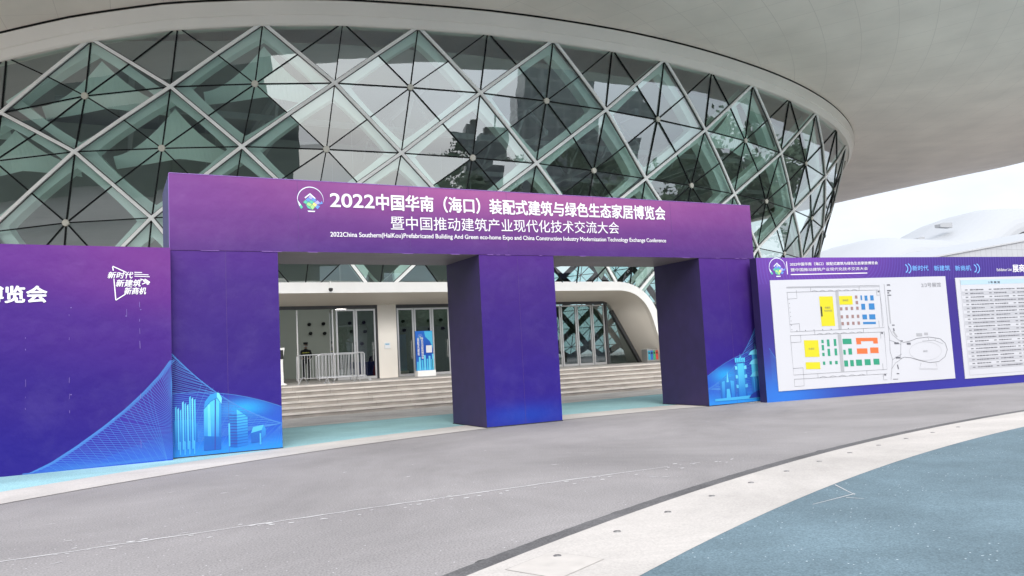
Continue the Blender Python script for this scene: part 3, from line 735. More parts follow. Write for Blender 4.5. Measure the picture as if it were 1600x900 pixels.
side_m = mat('gate_side_print', (.030, .018, .085), .55, noise=.12, nscale=3)
end_m = mat('gate_end_board', (.085, .085, .20), .6, noise=.1, nscale=2)
under_m = mat('gate_underside', (.20, .155, .165), .5, noise=.12, nscale=1.2)
gate = empty('entrance_gate', ((GX[0]+GX[5])/2, GY, 0), 'big purple box gate printed with a white expo title over two openings', 'entrance gate')
gparts = []
def boxm(name, x0, x1, y0, y1, z0, z1, front, sidem, under=None, leftm=None):
    b = MB()
    vs = [(x, y, z) for z in (z0, z1) for y in (y0, y1) for x in (x0, x1)]
    for f_, mi in (((0, 2, 3, 1), 2), ((4, 5, 7, 6), 1), ((0, 1, 5, 4), 0), ((2, 6, 7, 3), 1), ((0, 4, 6, 2), 3), ((1, 3, 7, 5), 1)): b.mesh([vs[i] for i in f_], [(0, 1, 2, 3)], mi)
    o = b.build(name, [front, sidem, under or sidem, leftm or sidem]); adopt(gate, o); return o
boxm('beam', GX[0], GX[5], GY, GY+GD, GB, GT, beam_m, side_m, under_m, end_m)
for a, b in ((0, 1), (2, 3), (4, 5)):
    boxm('pillar', GX[a]+.004, GX[b], GY+.012, GY+GD-.012, 0.0, GB-.002, pil_m, side_m)
# canvas hems: the print is folded over the edges with a few wrinkles
hm = MB()
hm.box(GX[0], GX[5], GY-.006, GY+.0, GT-.001, GT+.012); hm.box(GX[0]-.008, GX[0]+.002, GY-.004, GY+.01, GB, GT)
for x in np.arange(GX[0]+.1, GX[5], .23):
    if rng.random() < .3: hm.box(x, x+rng.uniform(.05, .25), GY-.005, GY-.001, GB-.007, GB+rng.uniform(.0, .004))
o = hm.build('canvas_hem', mat('hem', (.21, .10, .36), .5)); adopt(gate, o)

foot_m = mat('foot_dark', (.012, .011, .02), .8); seam_m = mat('seam', (.060, .026, .14), .6)
for xa_, xb_ in ((GX[0], GX[1]), (GX[2], GX[3]), (GX[4], GX[5])):
    b = MB(); b.box(xa_-.010, xb_+.006, GY+.002, GY+.0115, .0, .022); b.box(xa_-.010, xa_+.0035, GY+.0115, GY+GD, .0, .022); o = b.build('foot_strip', foot_m); adopt(gate, o)  # thin dark strip along the pillar foot, marking the ground contact
for x in (3.5, 5.94, 8.38, 10.82, 13.26): b = MB(); b.box(x-.0025, x+.0025, GY-.0022, GY-.0005, GB+.01, GT-.01); o = b.build('canvas_seam', seam_m); adopt(gate, o)
for x in (2.06, 8.6, 15.1): b = MB(); b.box(x-.0025, x+.0025, GY+.0098, GY+.0115, .03, GB-.004); o = b.build('canvas_seam', seam_m); adopt(gate, o)
TITLE1 = '2022中国华南（海口）装配式建筑与绿色生态家居博览会'; TITLE2 = '暨中国推动建筑产业现代化技术交流大会'
TITLE3 = '2022China Southern(HaiKou)Prefabricated Building And Green eco-home Expo and China Construction Industry Modernization Technology Exchange Conference'
FY = GY-.004
def gtext(s, x0, x1, z0, z1, bold, sl=0.0): o = text_obj('lettering', s, x0, x1, z0, z1, FY, white_ink, bold=bold, slope=sl); adopt(gate, o); return o
gtext('2022', 4.18, 5.14, 4.945, 5.235, .022, .006)
gtext('中国华南（海口）装配式建筑与绿色生态家居博览会', 5.19, 13.07, 4.915, 5.275, .020, .006)
gtext(TITLE2, 5.50, 11.56, 4.490, 4.795, .002, .011)
gtext(TITLE3, 4.16, 13.04, 4.275, 4.405, .012, .007)

def logo(parent, cx, cz, r, y, frame=None):
    cols = [mat('logo_white', (.62, .68, .74), .5), mat('logo_blue', (.10, .24, .60), .5), mat('logo_green', (.08, .42, .30), .5), mat('logo_lime', (.30, .58, .20), .5), mat('logo_yellow', (.75, .70, .20), .5), mat('logo_violet', (.33, .32, .68), .5)]
    b = MB()
    def tp(x, z, dy=0): return (cx+x*r, y-dy, cz+z*r)
    n_ = 40
    for i in range(n_):     # tapering open ring
        def pt(k, w_): a = rad(205-k/n_*215); rr = 1-w_; return tp(rr*math.cos(a), rr*math.sin(a))
        w0, w1 = .06*math.sin(PI*min(1, i/n_*.9+.08))+.010, .06*math.sin(PI*min(1, (i+1)/n_*.9+.08))+.010
        b.face([pt(i, 0), pt(i+1, 0), pt(i+1, w1), pt(i, w0)], 0)
    b.face([tp(-.98, -.05), tp(-.84, -.25), tp(-.66, -.55), tp(-.72, -.72), tp(-.95, -.35)], 0); b.face([tp(-.72, -.4, .001), tp(-.58, -.62, .001), tp(-.72, -.74, .001), tp(-.84, -.55, .001)], 2)
    b.face([tp(-.45, .14), tp(-.02, .50), tp(-.02, .38), tp(-.38, .08)], 0); b.face([tp(-.02, .50), tp(.42, .10), tp(.30, .08), tp(-.02, .38)], 0)
    quad = [((-.02, .36), (.20, .18), (.04, .0), (-.16, .16), 5), ((.22, .16), (.46, -.02), (.30, -.16), (.06, -.01), 1), ((-.18, .14), (.02, -.02), (-.16, -.18), (-.36, -.02), 1), ((.04, -.03), (.28, -.18), (.12, -.34), (-.14, -.19), 2),
            ((-.38, -.04), (-.18, -.2), (-.34, -.36), (-.56, -.24), 2), ((-.16, -.21), (.10, -.36), (-.06, -.54), (-.32, -.38), 3), ((.30, -.19), (.54, -.04), (.72, -.22), (.50, -.36), 5), ((.14, -.36), (.28, -.21), (.48, -.38), (.34, -.54), 4),
            ((.50, -.38), (.72, -.24), (.86, -.08), (.94, -.28), 1), ((-.04, -.56), (.12, -.38), (.32, -.56), (.14, -.78), 3), ((.34, -.57), (.50, -.40), (.72, -.48), (.52, -.72), 1), ((-.36, -.38), (-.08, -.56), (.10, -.78), (-.22, -.66), 2)]
    for q in quad: b.face([tp(*p, .001) for p in q[:4]], q[4])
    b.face([tp(-.25, -.86), tp(.35, -.86), tp(.28, -.95), tp(-.18, -.95)], 0)
    o = b.build('emblem', cols)
    return o
lg = logo(gate, 3.765, 5.08, .275, FY); adopt(gate, lg)

# printed city drawings at the foot of the gate
def ink_ramp(name, lo, hi, z0, z1): return print_mat(name, [(0, lo), (1, hi)], zmin=z0, zmax=z1)
ink_cyan = ink_ramp('print_cyan', (.02, .14, .46), (.07, .42, .64), .15, 1.0); ink_mid = ink_ramp('print_mid_blue', (.016, .09, .36), (.035, .24, .54), .1, 1.2); ink_deep = mat('print_deep_blue', (.012, .03, .24), .5); ink_pale = ink_ramp('print_pale', (.05, .30, .56), (.14, .54, .72), .1, 1.2)
ink_line = bpy.data.materials.new('print_line'); ink_line.use_nodes = True
_b = ink_line.node_tree.nodes['Principled BSDF']; _b.inputs['Base Color'].default_value = (.06, .24, .64, 1); _b.inputs['Roughness'].default_value = .6; _b.inputs['Alpha'].default_value = .62
def wash_mat(name, c_lo, c_hi, z0, z1):
    return print_mat(name, [(0, c_lo), (1, c_hi)], zmin=z0, zmax=z1)
_eps = [0]
def ribbon(b, pts, wd, y, mi=0):
    _eps[0] = (_eps[0]+1) % 90; y = y-_eps[0]*2.2e-5
    pts = [Vector((p[0], 0, p[1])) for p in pts]; up, dn = [], []
    for i, p in enumerate(pts):
        d = (pts[min(i+1, len(pts)-1)]-pts[max(i-1, 0)]).normalized(); s_ = Vector((-d.z, 0, d.x))*wd/2
        up.append((p.x+s_.x, y, p.z+s_.z)); dn.append((p.x-s_.x, y, p.z-s_.z))
    b.strip(dn, up, mi)
def bez(p0, p1, p2, n=24): return [((1-t)**2*p0[0]+2*t*(1-t)*p1[0]+t*t*p2[0], (1-t)**2*p0[1]+2*t*(1-t)*p1[1]+t*t*p2[1]) for t in [i/n for i in range(n+1)]]
def under(b, curve, z0, y, mi): b.strip([(x, y, z0) for x, z in curve], [(x, y, z) for x, z in curve], mi)
def clipx(pts, x0, x1): return [p for p in pts if x0 <= p[0] <= x1]
# left pillar
x0, x1 = GX[0]+.006, GX[1]-.002; y = GY+.012
b = MB()
sweep = bez((x0, 1.98), (x0+.95, .85), (x1, .50))
dome = bez((x0, 1.22), (x0+1.05, 1.26), (x1, .83))
under(b, dome, .004, y-.002, 0); 
b2 = MB(); under(b2, sweep, .005, y-.003, 0)
o = b.build('wash_print', print_mat('print_wash_dome', [(0, (.02, .20, .56)), (.3, (.02, .085, .42)), (1, (.028, .022, .25))], glow=[(2.35, .86, .42, .16, (.02, .30, .62), .85), (14.75, .80, .42, .20, (.02, .30, .62), .8), (1.3, .45, .3, .18, (.02, .26, .60), .6)], zmin=0, zmax=1.35)); adopt(gate, o)
lines = MB()
for i in range(44):
    s_ = i/43; a = sweep[int(s_*24)]
    # strings fan from the left edge to points along the sweep
    zl = 1.98-s_*1.75; tx = x0+(x1-x0)*min(1, .10+s_*1.05); k = min(24, max(0, int((tx-x0)/(x1-x0)*24)))
    e_ = sweep[k]
    if zl < .02 or e_[1] < .03: continue
    ribbon(lines, [(x0, zl), (e_[0], min(e_[1], e_[1]))], .009, y-.005)
    if i % 2 == 0:
        e2 = (x0+(x1-x0)*s_, .006); ribbon(lines, [e2, (min(x1, e2[0]+.55), sweep[min(24, int((min(x1, e2[0]+.55)-x0)/(x1-x0)*24))][1]*.98)], .006, y-.0055)
ribbon(lines, sweep, .022, y-.006); ribbon(lines, dome, .012, y-.0065)
o = lines.build('line_print', ink_line); adopt(gate, o)
ct = MB(); yy = y-.008
_bl = [0]
def bl(poly, mi, dy=0):
    _bl[0] += 1; dy = dy*1.2+(_bl[0] % 200)*3e-5
    ct.face([(x0+p[0], yy-dy, p[1]) for p in poly], mi)
for i in range(9):     # slab of vertical fins
    xa = .05+i*.042; h = .98+.03*i-.06*(i % 3); bl([(xa, .16), (xa+.026, .16), (xa+.026, h), (xa, h-.03)], (0, 3)[i % 2])
    if i % 2: bl([(xa+.03, .06), (xa+.05, .06), (xa+.05, .30), (xa+.03, .32)], 3, .001)
bl([(.03, .30), (.44, .28), (.44, .62), (.30, .72), (.03, .70)], 1, -.001)
bl([(.55, .10), (.86, .10), (.88, .95), (.80, 1.08), (.68, 1.02), (.56, .88)], 0); bl([(.56, .90), (.68, 1.03), (.82, 1.10), (.80, 1.19), (.68, 1.16), (.58, 1.03)], 1, .001); bl([(.80, 1.10), (.88, .97), (.89, 1.08), (.84, 1.18), (.80, 1.19)], 3, .001)
bl([(.62, .10), (.69, .10), (.67, .98), (.63, .96)], 3, .001); bl([(.74, .10), (.76, .10), (.78, 1.06), (.76, 1.06)], 2, .002); bl([(.82, .10), (.86, .10), (.88, .95), (.84, 1.0)], 1, .002); bl([(.55, .10), (.86, .10), (.86, .34), (.56, .38)], 1, .0015)
bl([(1.02, .13), (1.16, .11), (1.16, .84), (1.02, .72)], 1); bl([(1.16, .11), (1.36, .14), (1.36, .68), (1.16, .84)], 0)
for i in range(11):
    z = .18+i*.055; bl([(1.02, z), (1.16, z-.012), (1.16, z+.008), (1.02, z+.016)], 2, .001); bl([(1.16, z-.012), (1.36, z+.004), (1.36, z+.02), (1.16, z+.008)], 1, .001)
bl([(1.00, .14), (1.03, .14), (1.03, .58), (1.0, .58)], 3, .002)
bl([(1.42, .16), (1.62, .17), (1.62, .40), (1.42, .36)], 1); bl([(1.42, .36), (1.62, .40), (1.66, .50), (1.46, .47)], 3, .001); bl([(1.62, .22), (1.70, .30), (1.70, .42), (1.66, .50), (1.62, .40)], 0, .001); bl([(1.58, .12), (1.61, .12), (1.61, .34), (1.58, .34)], 3, .002)
o = ct.build('skyline_print', [ink_cyan, ink_mid, ink_deep, ink_pale]); adopt(gate, o)
# right pillar
x0, x1 = GX[4]+.006, GX[5]-.002
b = MB(); dome = bez((x0, .80), (x0+.95, 1.34), (x1, 1.45)); sweep = bez((x0, .46), (x1-.75, .90), (x1, 2.3))
under(b, dome, .004, y-.002, 0)
o = b.build('wash_print', MATS['print_wash_dome']); adopt(gate, o)
lines = MB()
for i in range(40):
    s_ = i/39; zl = 2.3-s_*2.1; k = max(0, min(24, int((1-s_*1.05-.06)*24))); e_ = sweep[k]
    if zl > .03: ribbon(lines, [(e_[0], e_[1]), (x1, zl)], .010, y-.005)
for i in range(14): ribbon(lines, [(x0, .44-i*.03), (x0+.5+.02*i, .48-i*.032+.05)], .006, y-.0055)
ribbon(lines, sweep, .022, y-.006); ribbon(lines, dome, .012, y-.0065)
o = lines.build('line_print', ink_line); adopt(gate, o)
ct = MB()
bl([(.20, .12), (1.95, .10), (1.95, .20), (.20, .18)], 3, .002)
bl([(.42, .16), (.95, .16), (.95, .66), (.80, .72), (.68, .60), (.56, .72), (.42, .66)], 1); bl([(.46, .16), (.56, .16), (.58, .64), (.48, .62)], 0, .001); bl([(.80, .16), (.90, .16), (.90, .62), (.78, .64)], 0, .001); bl([(.60, .16), (.76, .16), (.73, .42), (.63, .42)], 3, .002); bl([(.64, .60), (.72, .60), (.69, .90)], 3, .001)
bl([(1.00, .18), (1.36, .18), (1.34, 1.08), (1.04, 1.08)], 0); bl([(1.00, .18), (1.06, .18), (1.09, 1.08), (1.04, 1.08)], 1, .001); bl([(1.30, .18), (1.36, .18), (1.34, 1.08), (1.29, 1.08)], 1, .001)
for z in (.42, .68, .92): bl([(.98, z), (1.06, z), (1.06, z+.08), (.98, z+.10)], 3, .002); bl([(1.30, z), (1.39, z), (1.39, z+.10), (1.30, z+.08)], 3, .002)
for i in range(5): bl([(1.0+i*.075, 1.11), (1.05+i*.075, 1.11), (1.06+i*.075, 1.24+.05*(i == 2)), (.99+i*.075, 1.22)], 0, .001)
bl([(1.18, 1.22), (1.20, 1.22), (1.19, 1.36)], 3, .002)
bl([(1.55, .22), (1.95, .22), (1.95, .74), (1.75, .82), (1.55, .70)], 1); bl([(1.58, .74), (1.93, .74), (1.93, 1.06), (1.75, 1.14), (1.58, 1.04)], 0); bl([(1.62, 1.10), (1.90, 1.10), (1.90, 1.32), (1.76, 1.42), (1.62, 1.32)], 1, .001)
for z in (.74, 1.08, 1.34): bl([(1.50, z-.04), (1.98, z-.04), (1.90, z+.06), (1.76, z+.11), (1.60, z+.06)], 3, .002)
bl([(1.75, 1.44), (1.77, 1.44), (1.76, 1.62)], 3, .002)
for xa in (1.62, 1.70, 1.80, 1.88): bl([(xa, .22), (xa+.03, .22), (xa+.03, .70), (xa, .70)], 0, .001)
bl([(1.4, .12), (1.98, .12), (1.98, .24), (1.75, .32), (1.5, .22)], 2, .0025)
o = ct.build('skyline_print', [ink_cyan, ink_mid, ink_deep, ink_pale]); adopt(gate, o)

# ------------------------------------------------------------------ left billboard
BY = 16.0; BX0, BX1 = -5.2, 1.042
lb_m = print_mat('left_board_print', [(0, (0.0147, 0.0082, 0.1580)), (.3, (0.0230, 0.0089, 0.1492)), (.62, (0.0460, 0.0132, 0.1624)), (.88, (0.0919, 0.0206, 0.1800)), (1, (0.1103, 0.0253, 0.1888))], zmin=0, zmax=4.0, hx=(0, .20),
                 glow=[(.7, 3.9, 1.2, .8, (0.1471, 0.0316, 0.1844), .45)])
lb = empty('billboard', ((BX0+BX1)/2, BY, 0), 'purple billboard on the left with white slogan and blue fan of lines', 'billboard')
b = MB(); vs = [(BX0, BY, .0), (BX1, BY, .0), (BX1, BY, 3.985), (BX0, BY, 4.03)]
b.mesh(vs+[(x, BY+.35, z) for x, _, z in vs], [(0, 1, 2, 3)], 0); b.mesh(vs+[(x, BY+.35, z) for x, _, z in vs], [(7, 6, 5, 4), (0, 4, 5, 1), (1, 5, 6, 2), (2, 6, 7, 3), (3, 7, 4, 0)], 1)
o = b.build('printed_panel', [lb_m, side_m]); adopt(lb, o)
FY2 = BY-.004
def bx(px, py): p = at(px, py, 1, BY); return p[0], p[2]
xa, za = bx(0, 474); xb, zb = bx(73, 447)
wch = (xb-xa)/2.2
o = text_obj('lettering', '博览会', xb-wch*3.02, xb, za+.01, zb-.0, FY2, white_ink, bold=.03); adopt(lb, o)
for s, (a, b_, c_, d_) in (('新时代', (168, 435, 208, 425)), ('新建筑', (181, 448, 221, 437)), ('新商机', (194, 460, 228, 449))):
    (xa, za), (xb, zb) = bx(a, b_), bx(c_, d_); o = text_obj('slogan', s, xa, xb, za, zb, FY2, white_ink, bold=.018, shear=.22); adopt(lb, o)
b = MB()
tri_ = [bx(*p) for p in ((176, 417), (181, 469), (196, 459))]
for A_, B_ in (((176, 417), (177, 423)), ((176, 416), (198, 426)), ((178, 436), (181, 469)), ((181, 469), (197, 459)), ((219, 436), (232, 440)), ((232, 440), (222, 444)), ((226, 436), (234, 441)), ((229, 444), (234, 441))): ribbon(b, [bx(*A_), bx(*B_)], .018, FY2-.003)
for A_, B_ in (((210, 425.5), (222, 426)), ((210, 428.5), (232, 429.5)), ((210, 431.5), (234, 432.5))): ribbon(b, [bx(*A_), bx(*B_)], .014, FY2-.003)
for A_, B_ in (((224, 439), (233, 444)), ((228, 437.5), (231, 445))): ribbon(b, [bx(*A_), bx(*B_)], .018, FY2-.003)
o = b.build('slogan_mark', white_ink); adopt(lb, o)
# fan of lines
sw = [bx(*p) for p in ((266, 563), (250, 585), (225, 612), (195, 640), (160, 668), (120, 697), (80, 723), (35, 745))]
sw = [(np.interp(t, range(len(sw)), [q[0] for q in sw]), np.interp(t, range(len(sw)), [q[1] for q in sw])) for t in np.linspace(0, len(sw)-1, 60)]
b = MB(); under(b, [(x, max(z, .012)) for x, z in reversed(sw)], .004, BY-.0015, 0)
o = b.build('wash_print', print_mat('print_wash_fan', [(0, (.018, .040, .34)), (.3, (.028, .022, .25)), (1, (.042, .018, .20))], glow=[(-.5, .0, .7, .16, (.02, .13, .46), .5)], zmin=0, zmax=1.5)); adopt(lb, o)
lines = MB()
for i in range(58):
    s_ = i/57; e_ = sw[int(s_*59)]; zr = 1.38-1.36*s_**.8
    if zr > .02:
        mx_, mz_ = (BX1+e_[0])/2, (zr+e_[1])/2-.10*(BX1-e_[0])*.5
        ribbon(lines, [(x, max(.012, z)) for x, z in bez((e_[0], max(.012, e_[1])), (mx_, max(.02, mz_)), (BX1-.003, zr), 14)], .007, BY-.004)
for i in range(0, 40, 2):
    e_ = sw[14+i]; ribbon(lines, [(min(BX1-.1, e_[0]+.16+.5*(1-i/40)), .01), (e_[0], max(.014, e_[1]))], .005, BY-.0045)
for q_ in range(5): ribbon(lines, [(x+q_*.018, max(z-.0*q_, .02)) for x, z in sw[:len(sw)-q_]], .012-.0015*q_, BY-.005)
o = lines.build('line_print', ink_line); adopt(lb, o)
b = MB(); w2 = bez((BX1-.004, .52), (.2, .28), (-.45, .006)); under(b, list(reversed(w2)), .004, BY-.0025, 0)
o = b.build('wave_print', print_mat('print_wave', [(0, (.02, .07, .40)), (1, (.024, .030, .27))], zmin=0, zmax=.5)); adopt(lb, o)

b = MB()
for px_, ya_, yb_ in ((108, 478, 668), (218, 475, 700), (40, 500, 640), (198, 490, 520)):
    pa, pb_ = bx(px_, ya_), bx(px_+1, yb_); z_ = pb_[1]
    while z_ < pa[1]:
        L = rng.uniform(.02, .16)
        if rng.random() < .6: ribbon(b, [(pa[0]+rng.uniform(-.004, .004), z_), (pa[0]+rng.uniform(-.004, .004), z_+L)], rng.uniform(.004, .009), BY-.0055)
        z_ += L+rng.uniform(.05, .25)
for px_, py_ in ((110, 481), (110, 617), (219, 484), (196, 494)):
    q_ = bx(px_, py_); ribbon(b, [q_, (q_[0]+.02, q_[1]+.004)], .016, BY-.0056)
o = b.build('canvas_scuff', mat('canvas_scuff', (.15, .10, .33), .6)); adopt(lb, o)

# ------------------------------------------------------------------ right information board
A2 = np.array([15.9, 15.7]); B2 = np.array([24.58, 14.2]); DV = (B2-A2)/np.linalg.norm(B2-A2); RZ = math.atan2(DV[1], DV[0]); NV = np.array([-DV[1], DV[0]])
def rb_uv(px, py):
    d = ray(px, py); t = (A2 @ NV)/(d[:2] @ NV); p = np.array([0, 0, CAM_H])+t*d; return float((p[:2]-A2) @ DV), float(p[2])
rb = empty('information_board', (A2[0], A2[1], 0), 'long dark violet board with a floor plan and an exhibitor list', 'information board', rz=RZ)
L0, L1 = -.19, 13.5
rb_m = bpy.data.materials.new('info_board_print'); rb_m.use_nodes = True
l = rb_m.node_tree.links; bs = rb_m.node_tree.nodes['Principled BSDF']; bs.inputs['Roughness'].default_value = .5; bs.inputs['Specular IOR Level'].default_value = .3
tcn = N(rb_m, 'ShaderNodeTexCoord'); sp = N(rb_m, 'ShaderNodeSeparateXYZ'); l.new(tcn.outputs['Object'], sp.inputs['Vector'])
mr = N(rb_m, 'ShaderNodeMapRange'); mr.inputs['From Max'].default_value = 3.9; l.new(sp.outputs['Z'], mr.inputs['Value'])
r = N(rb_m, 'ShaderNodeValToRGB'); e = r.color_ramp.elements; e.new(.3); e.new(.7)
for el, (p, col) in zip(e, ((0, (.026, .026, .24)), (.25, (.032, .022, .20)), (.7, (.036, .02, .17)), (1, (.05, .025, .19)))): el.position = p; el.color = (*col, 1)
l.new(mr.outputs['Result'], r.inputs['Fac']); colr = r.outputs['Color']
for (gx, gz, rx, rz_, col, amt) in ((.3, .1, 1.6, .8, (.02, .16, .55), .8), (1.6, 3.9, 2.6, .9, (.16, .045, .32), .8)):
    dx = math_node(rb_m, 'DIVIDE', math_node(rb_m, 'ADD', sp.outputs['X'], -gx), rx); dz = math_node(rb_m, 'DIVIDE', math_node(rb_m, 'ADD', sp.outputs['Z'], -gz), rz_)
    k = math_node(rb_m, 'MULTIPLY', math_node(rb_m, 'POWER', 2.718, math_node(rb_m, 'MULTIPLY', math_node(rb_m, 'ADD', math_node(rb_m, 'MULTIPLY', dx, dx), math_node(rb_m, 'MULTIPLY', dz, dz)), -1.0)), amt)
    mi = N(rb_m, 'ShaderNodeMix', data_type='RGBA'); l.new(k, mi.inputs['Factor']); l.new(colr, mi.inputs['A']); mi.inputs['B'].default_value = (*col, 1); colr = mi.outputs['Result']
wv = N(rb_m, 'ShaderNodeTexWave', wave_type='RINGS', rings_direction='SPHERICAL'); wv.inputs['Scale'].default_value = 3.2; wv.inputs['Distortion'].default_value = 1.5
mpn = N(rb_m, 'ShaderNodeMapping'); mpn.inputs['Location'].default_value = (-3.2, 0, -3.9); l.new(tcn.outputs['Object'], mpn.inputs['Vector']); l.new(mpn.outputs['Vector'], wv.inputs['Vector'])
kk = math_node(rb_m, 'MULTIPLY', math_node(rb_m, 'GREATER_THAN', wv.outputs['Fac'], .78), math_node(rb_m, 'MULTIPLY', math_node(rb_m, 'GREATER_THAN', sp.outputs['Z'], 3.2), .22))
mi = N(rb_m, 'ShaderNodeMix', data_type='RGBA'); l.new(kk, mi.inputs['Factor']); l.new(colr, mi.inputs['A']); mi.inputs['B'].default_value = (.13, .10, .42, 1)
l.new(mi.outputs['Result'], bs.inputs['Base Color'])
b = MB(); vs = [(L0, 0, -.04), (L1, 0, -.04), (L1, 0, 3.82), (L0, 0, 3.93)]
b.mesh(vs, [(0, 1, 2, 3)], 0); b.mesh(vs+[(x, .3, z) for x, _, z in vs], [(7, 6, 5, 4), (0, 4, 5, 1), (1, 5, 6, 2), (2, 6, 7, 3), (3, 7, 4, 0)], 1)
b.build('printed_panel', [rb_m, side_m], rb)
paper = mat('panel_white', (.49, .49, .515), .45, noise=.015, nscale=.7)
def quad_px(pts): return [rb_uv(*p) for p in pts]
# floor plan panel : homography from the close-up's own measures
cc = quad_px(((1202.4, 436), (1477, 433.6), (1491.6, 593), (1216, 609.6)))
m4 = ((12, 30), (1385, 18), (1458, 815), (80, 898))
def homog(src, dst):
    Am = []; bm = []
    for (x, y_), (u, v) in zip(src, dst): Am += [[x, y_, 1, 0, 0, 0, -u*x, -u*y_], [0, 0, 0, x, y_, 1, -v*x, -v*y_]]; bm += [u, v]
    h = np.linalg.solve(np.array(Am, float), np.array(bm, float)); return np.append(h, 1).reshape(3, 3)
def mapper(Hm): 
    def f(x, y_): p = Hm @ np.array([x, y_, 1.0]); return p[0]/p[2], p[1]/p[2]
    return f
sx0 = (cc[0][0]+cc[3][0])/2; sx1 = (cc[1][0]+cc[2][0])/2; sz1 = (cc[0][1]+cc[1][1])/2; sz0 = (cc[2][1]+cc[3][1])/2
mapf = mapper(homog(m4, ((sx0, sz1), (sx1, sz1), (sx1, sz0), (sx0, sz0))))
b = MB(); b.box(sx0, sx1, -.018, -.001, sz0, sz1); mp_ = b.build('map_panel', paper, rb)
cols = [mat('plan_yellow', (.55, .49, .01), .5), mat('plan_green', (.02, .24, .14), .5), mat('plan_orange', (.60, .13, .035), .5), mat('plan_blue', (.025, .16, .38), .5), mat('plan_brown', (.26, .16, .15), .5), mat('plan_grey', (.33, .33, .345), .5), mat('plan_black', (.02, .02, .02), .5), mat('plan_line', (.10, .10, .115), .5)]
b = MB()
def mrect(x, y_, w_, h_, mi, sk=.085, yy=-.021):
    """booth drawn in the close-up measure, cx cy w h"""
    _eps[0] = (_eps[0]+1) % 90; yy = yy-_eps[0]*1.5e-5
    b.face([(mapf(x+sk*(y2-y_)+dx, y2)[0], yy, mapf(x+sk*(y2-y_)+dx, y2)[1]) for dx, y2 in ((-w_/2, y_+h_/2), (w_/2, y_+h_/2), (w_/2, y_-h_/2), (-w_/2, y_-h_/2))], mi)
def mline(pts, wd=.010, mi=7, yy=-.0215): ribbon(b, [mapf(*p) for p in pts], wd, yy, mi)
mrect(459, 278, 106, 232, 0); mrect(605, 195, 105, 68, 0); mrect(337, 568, 112, 130, 0); mrect(347, 701, 112, 54, 0); mrect(415, 280, 12, 78, 6, yy=-.023)
mrect(548, 272, 24, 300, 5); mrect(566, 605, 26, 290, 5)
for p in ((687, 171), (692, 214), (569, 261), (611, 260), (653, 259), (696, 258), (574, 324), (617, 323), (659, 322), (701, 321), (580, 377), (622, 376), (664, 375), (706, 374)): mrect(*p, 19, 25, 4)
for p in ((727, 177, 12, 38), (764, 180, 22, 40), (810, 179, 26, 40), (742, 247, 30, 46), (808, 246, 44, 48), (753, 327, 36, 38), (812, 327, 48, 40), (790, 375, 100, 18)): mrect(*p, 3)
for p in ((422, 514, 18, 26), (467, 526, 20, 54), (520, 523, 20, 54), (425, 562, 18, 42), (472, 600, 20, 56), (526, 597, 20, 54), (429, 615, 18, 26), (434, 683, 18, 26), (485, 681, 18, 26), (530, 679, 20, 26), (614, 516, 70, 42), (594, 600, 18, 38), (638, 595, 28, 48), (606, 688, 30, 48), (652, 686, 28, 48), (707, 683, 46, 48), (774, 680, 46, 46), (843, 677, 46, 46)): mrect(*p, 1)
for p in ((768, 503, 168, 26), (705, 527, 36, 26), (836, 524, 36, 24), (732, 593, 82, 42), (827, 588, 64, 44)): mrect(*p, 2)
for pts in (((140, 85), (868, 82), (893, 405)), ((140, 92), (868, 92)), ((145, 126), (860, 118)), ((145, 126), (172, 436), (905, 412), (870, 118)), ((170, 465), (905, 446)), ((170, 465), (196, 772), (925, 738), (905, 446)), ((200, 806), (925, 772)), ((218, 110), (223, 175), (150, 179)), ((240, 370), (245, 432)), ((165, 378), (240, 372)), ((250, 462), (254, 515), (176, 520)), ((268, 716), (272, 770)), ((192, 722), (268, 716)), ((200, 806), (203, 862), (277, 857), (273, 770)), ((330, 90), (330, 122)), ((710, 86), (710, 118)), ((360, 430), (362, 462)), ((742, 415), (743, 450)), ((384, 764), (386, 798)), ((766, 745), (768, 778)), ((845, 120), (848, 160), (870, 158)), ((862, 358), (866, 408)), ((874, 446), (878, 496)), ((890, 690), (894, 738)), ((895, 772), (898, 820), (925, 818)),
            ((905, 72), (935, 400), (945, 480), (950, 600), (968, 660), (955, 820)), ((935, 400), (970, 470), (1015, 510), (1055, 530)), ((945, 510), (1035, 545)), ((965, 665), (1040, 620)), ((1035, 520), (1030, 655)), ((960, 735), (990, 690), (1040, 655))): mline(pts, .008)
for i in range(6): mline(((340+i*62, 122-i*.6), (360+i*62, 114-i*.6), (382+i*62, 121-i*.6)), .007)
for i in range(6): mline(((380+i*62, 458-i*1.6), (402+i*62, 450-i*1.6), (424+i*62, 456-i*1.6)), .007)
for i in range(5): mline(((400+i*75, 795-i*3.4), (425+i*75, 785-i*3.4), (452+i*75, 792-i*3.4)), .007)
fish = [(1030, 655), (1060, 645), (1110, 650), (1180, 672), (1260, 690), (1330, 682), (1378, 645), (1396, 590), (1380, 540), (1340, 505), (1250, 490), (1160, 500), (1100, 522), (1055, 530)]
mline(fish, .012); mline([(1225+125*math.cos(a), 600+72*math.sin(a)) for a in np.linspace(0, 2*PI, 40)], .006, 5)
mline(((1190, 690), (1178, 738), (1320, 740), (1305, 690)), .016, 5); mline(((1200, 522), (1290, 516), (1362, 545)), .006); mline(((1245, 492), (1250, 515)), .006); mline(((1300, 497), (1303, 518)), .006)
for p in ((940, 80, 26, 10), (944, 125, 30, 10), (938, 142, 14, 10), (946, 160, 30, 8), (976, 394, 20, 8), (980, 430, 10, 22), (1000, 536, 34, 14), (1095, 540, 30, 16), (1010, 648, 34, 14), (1038, 518, 22, 6), (1010, 720, 8, 36), (1010, 772, 20, 8), (990, 815, 40, 5)): mrect(*p, 7, sk=.2)
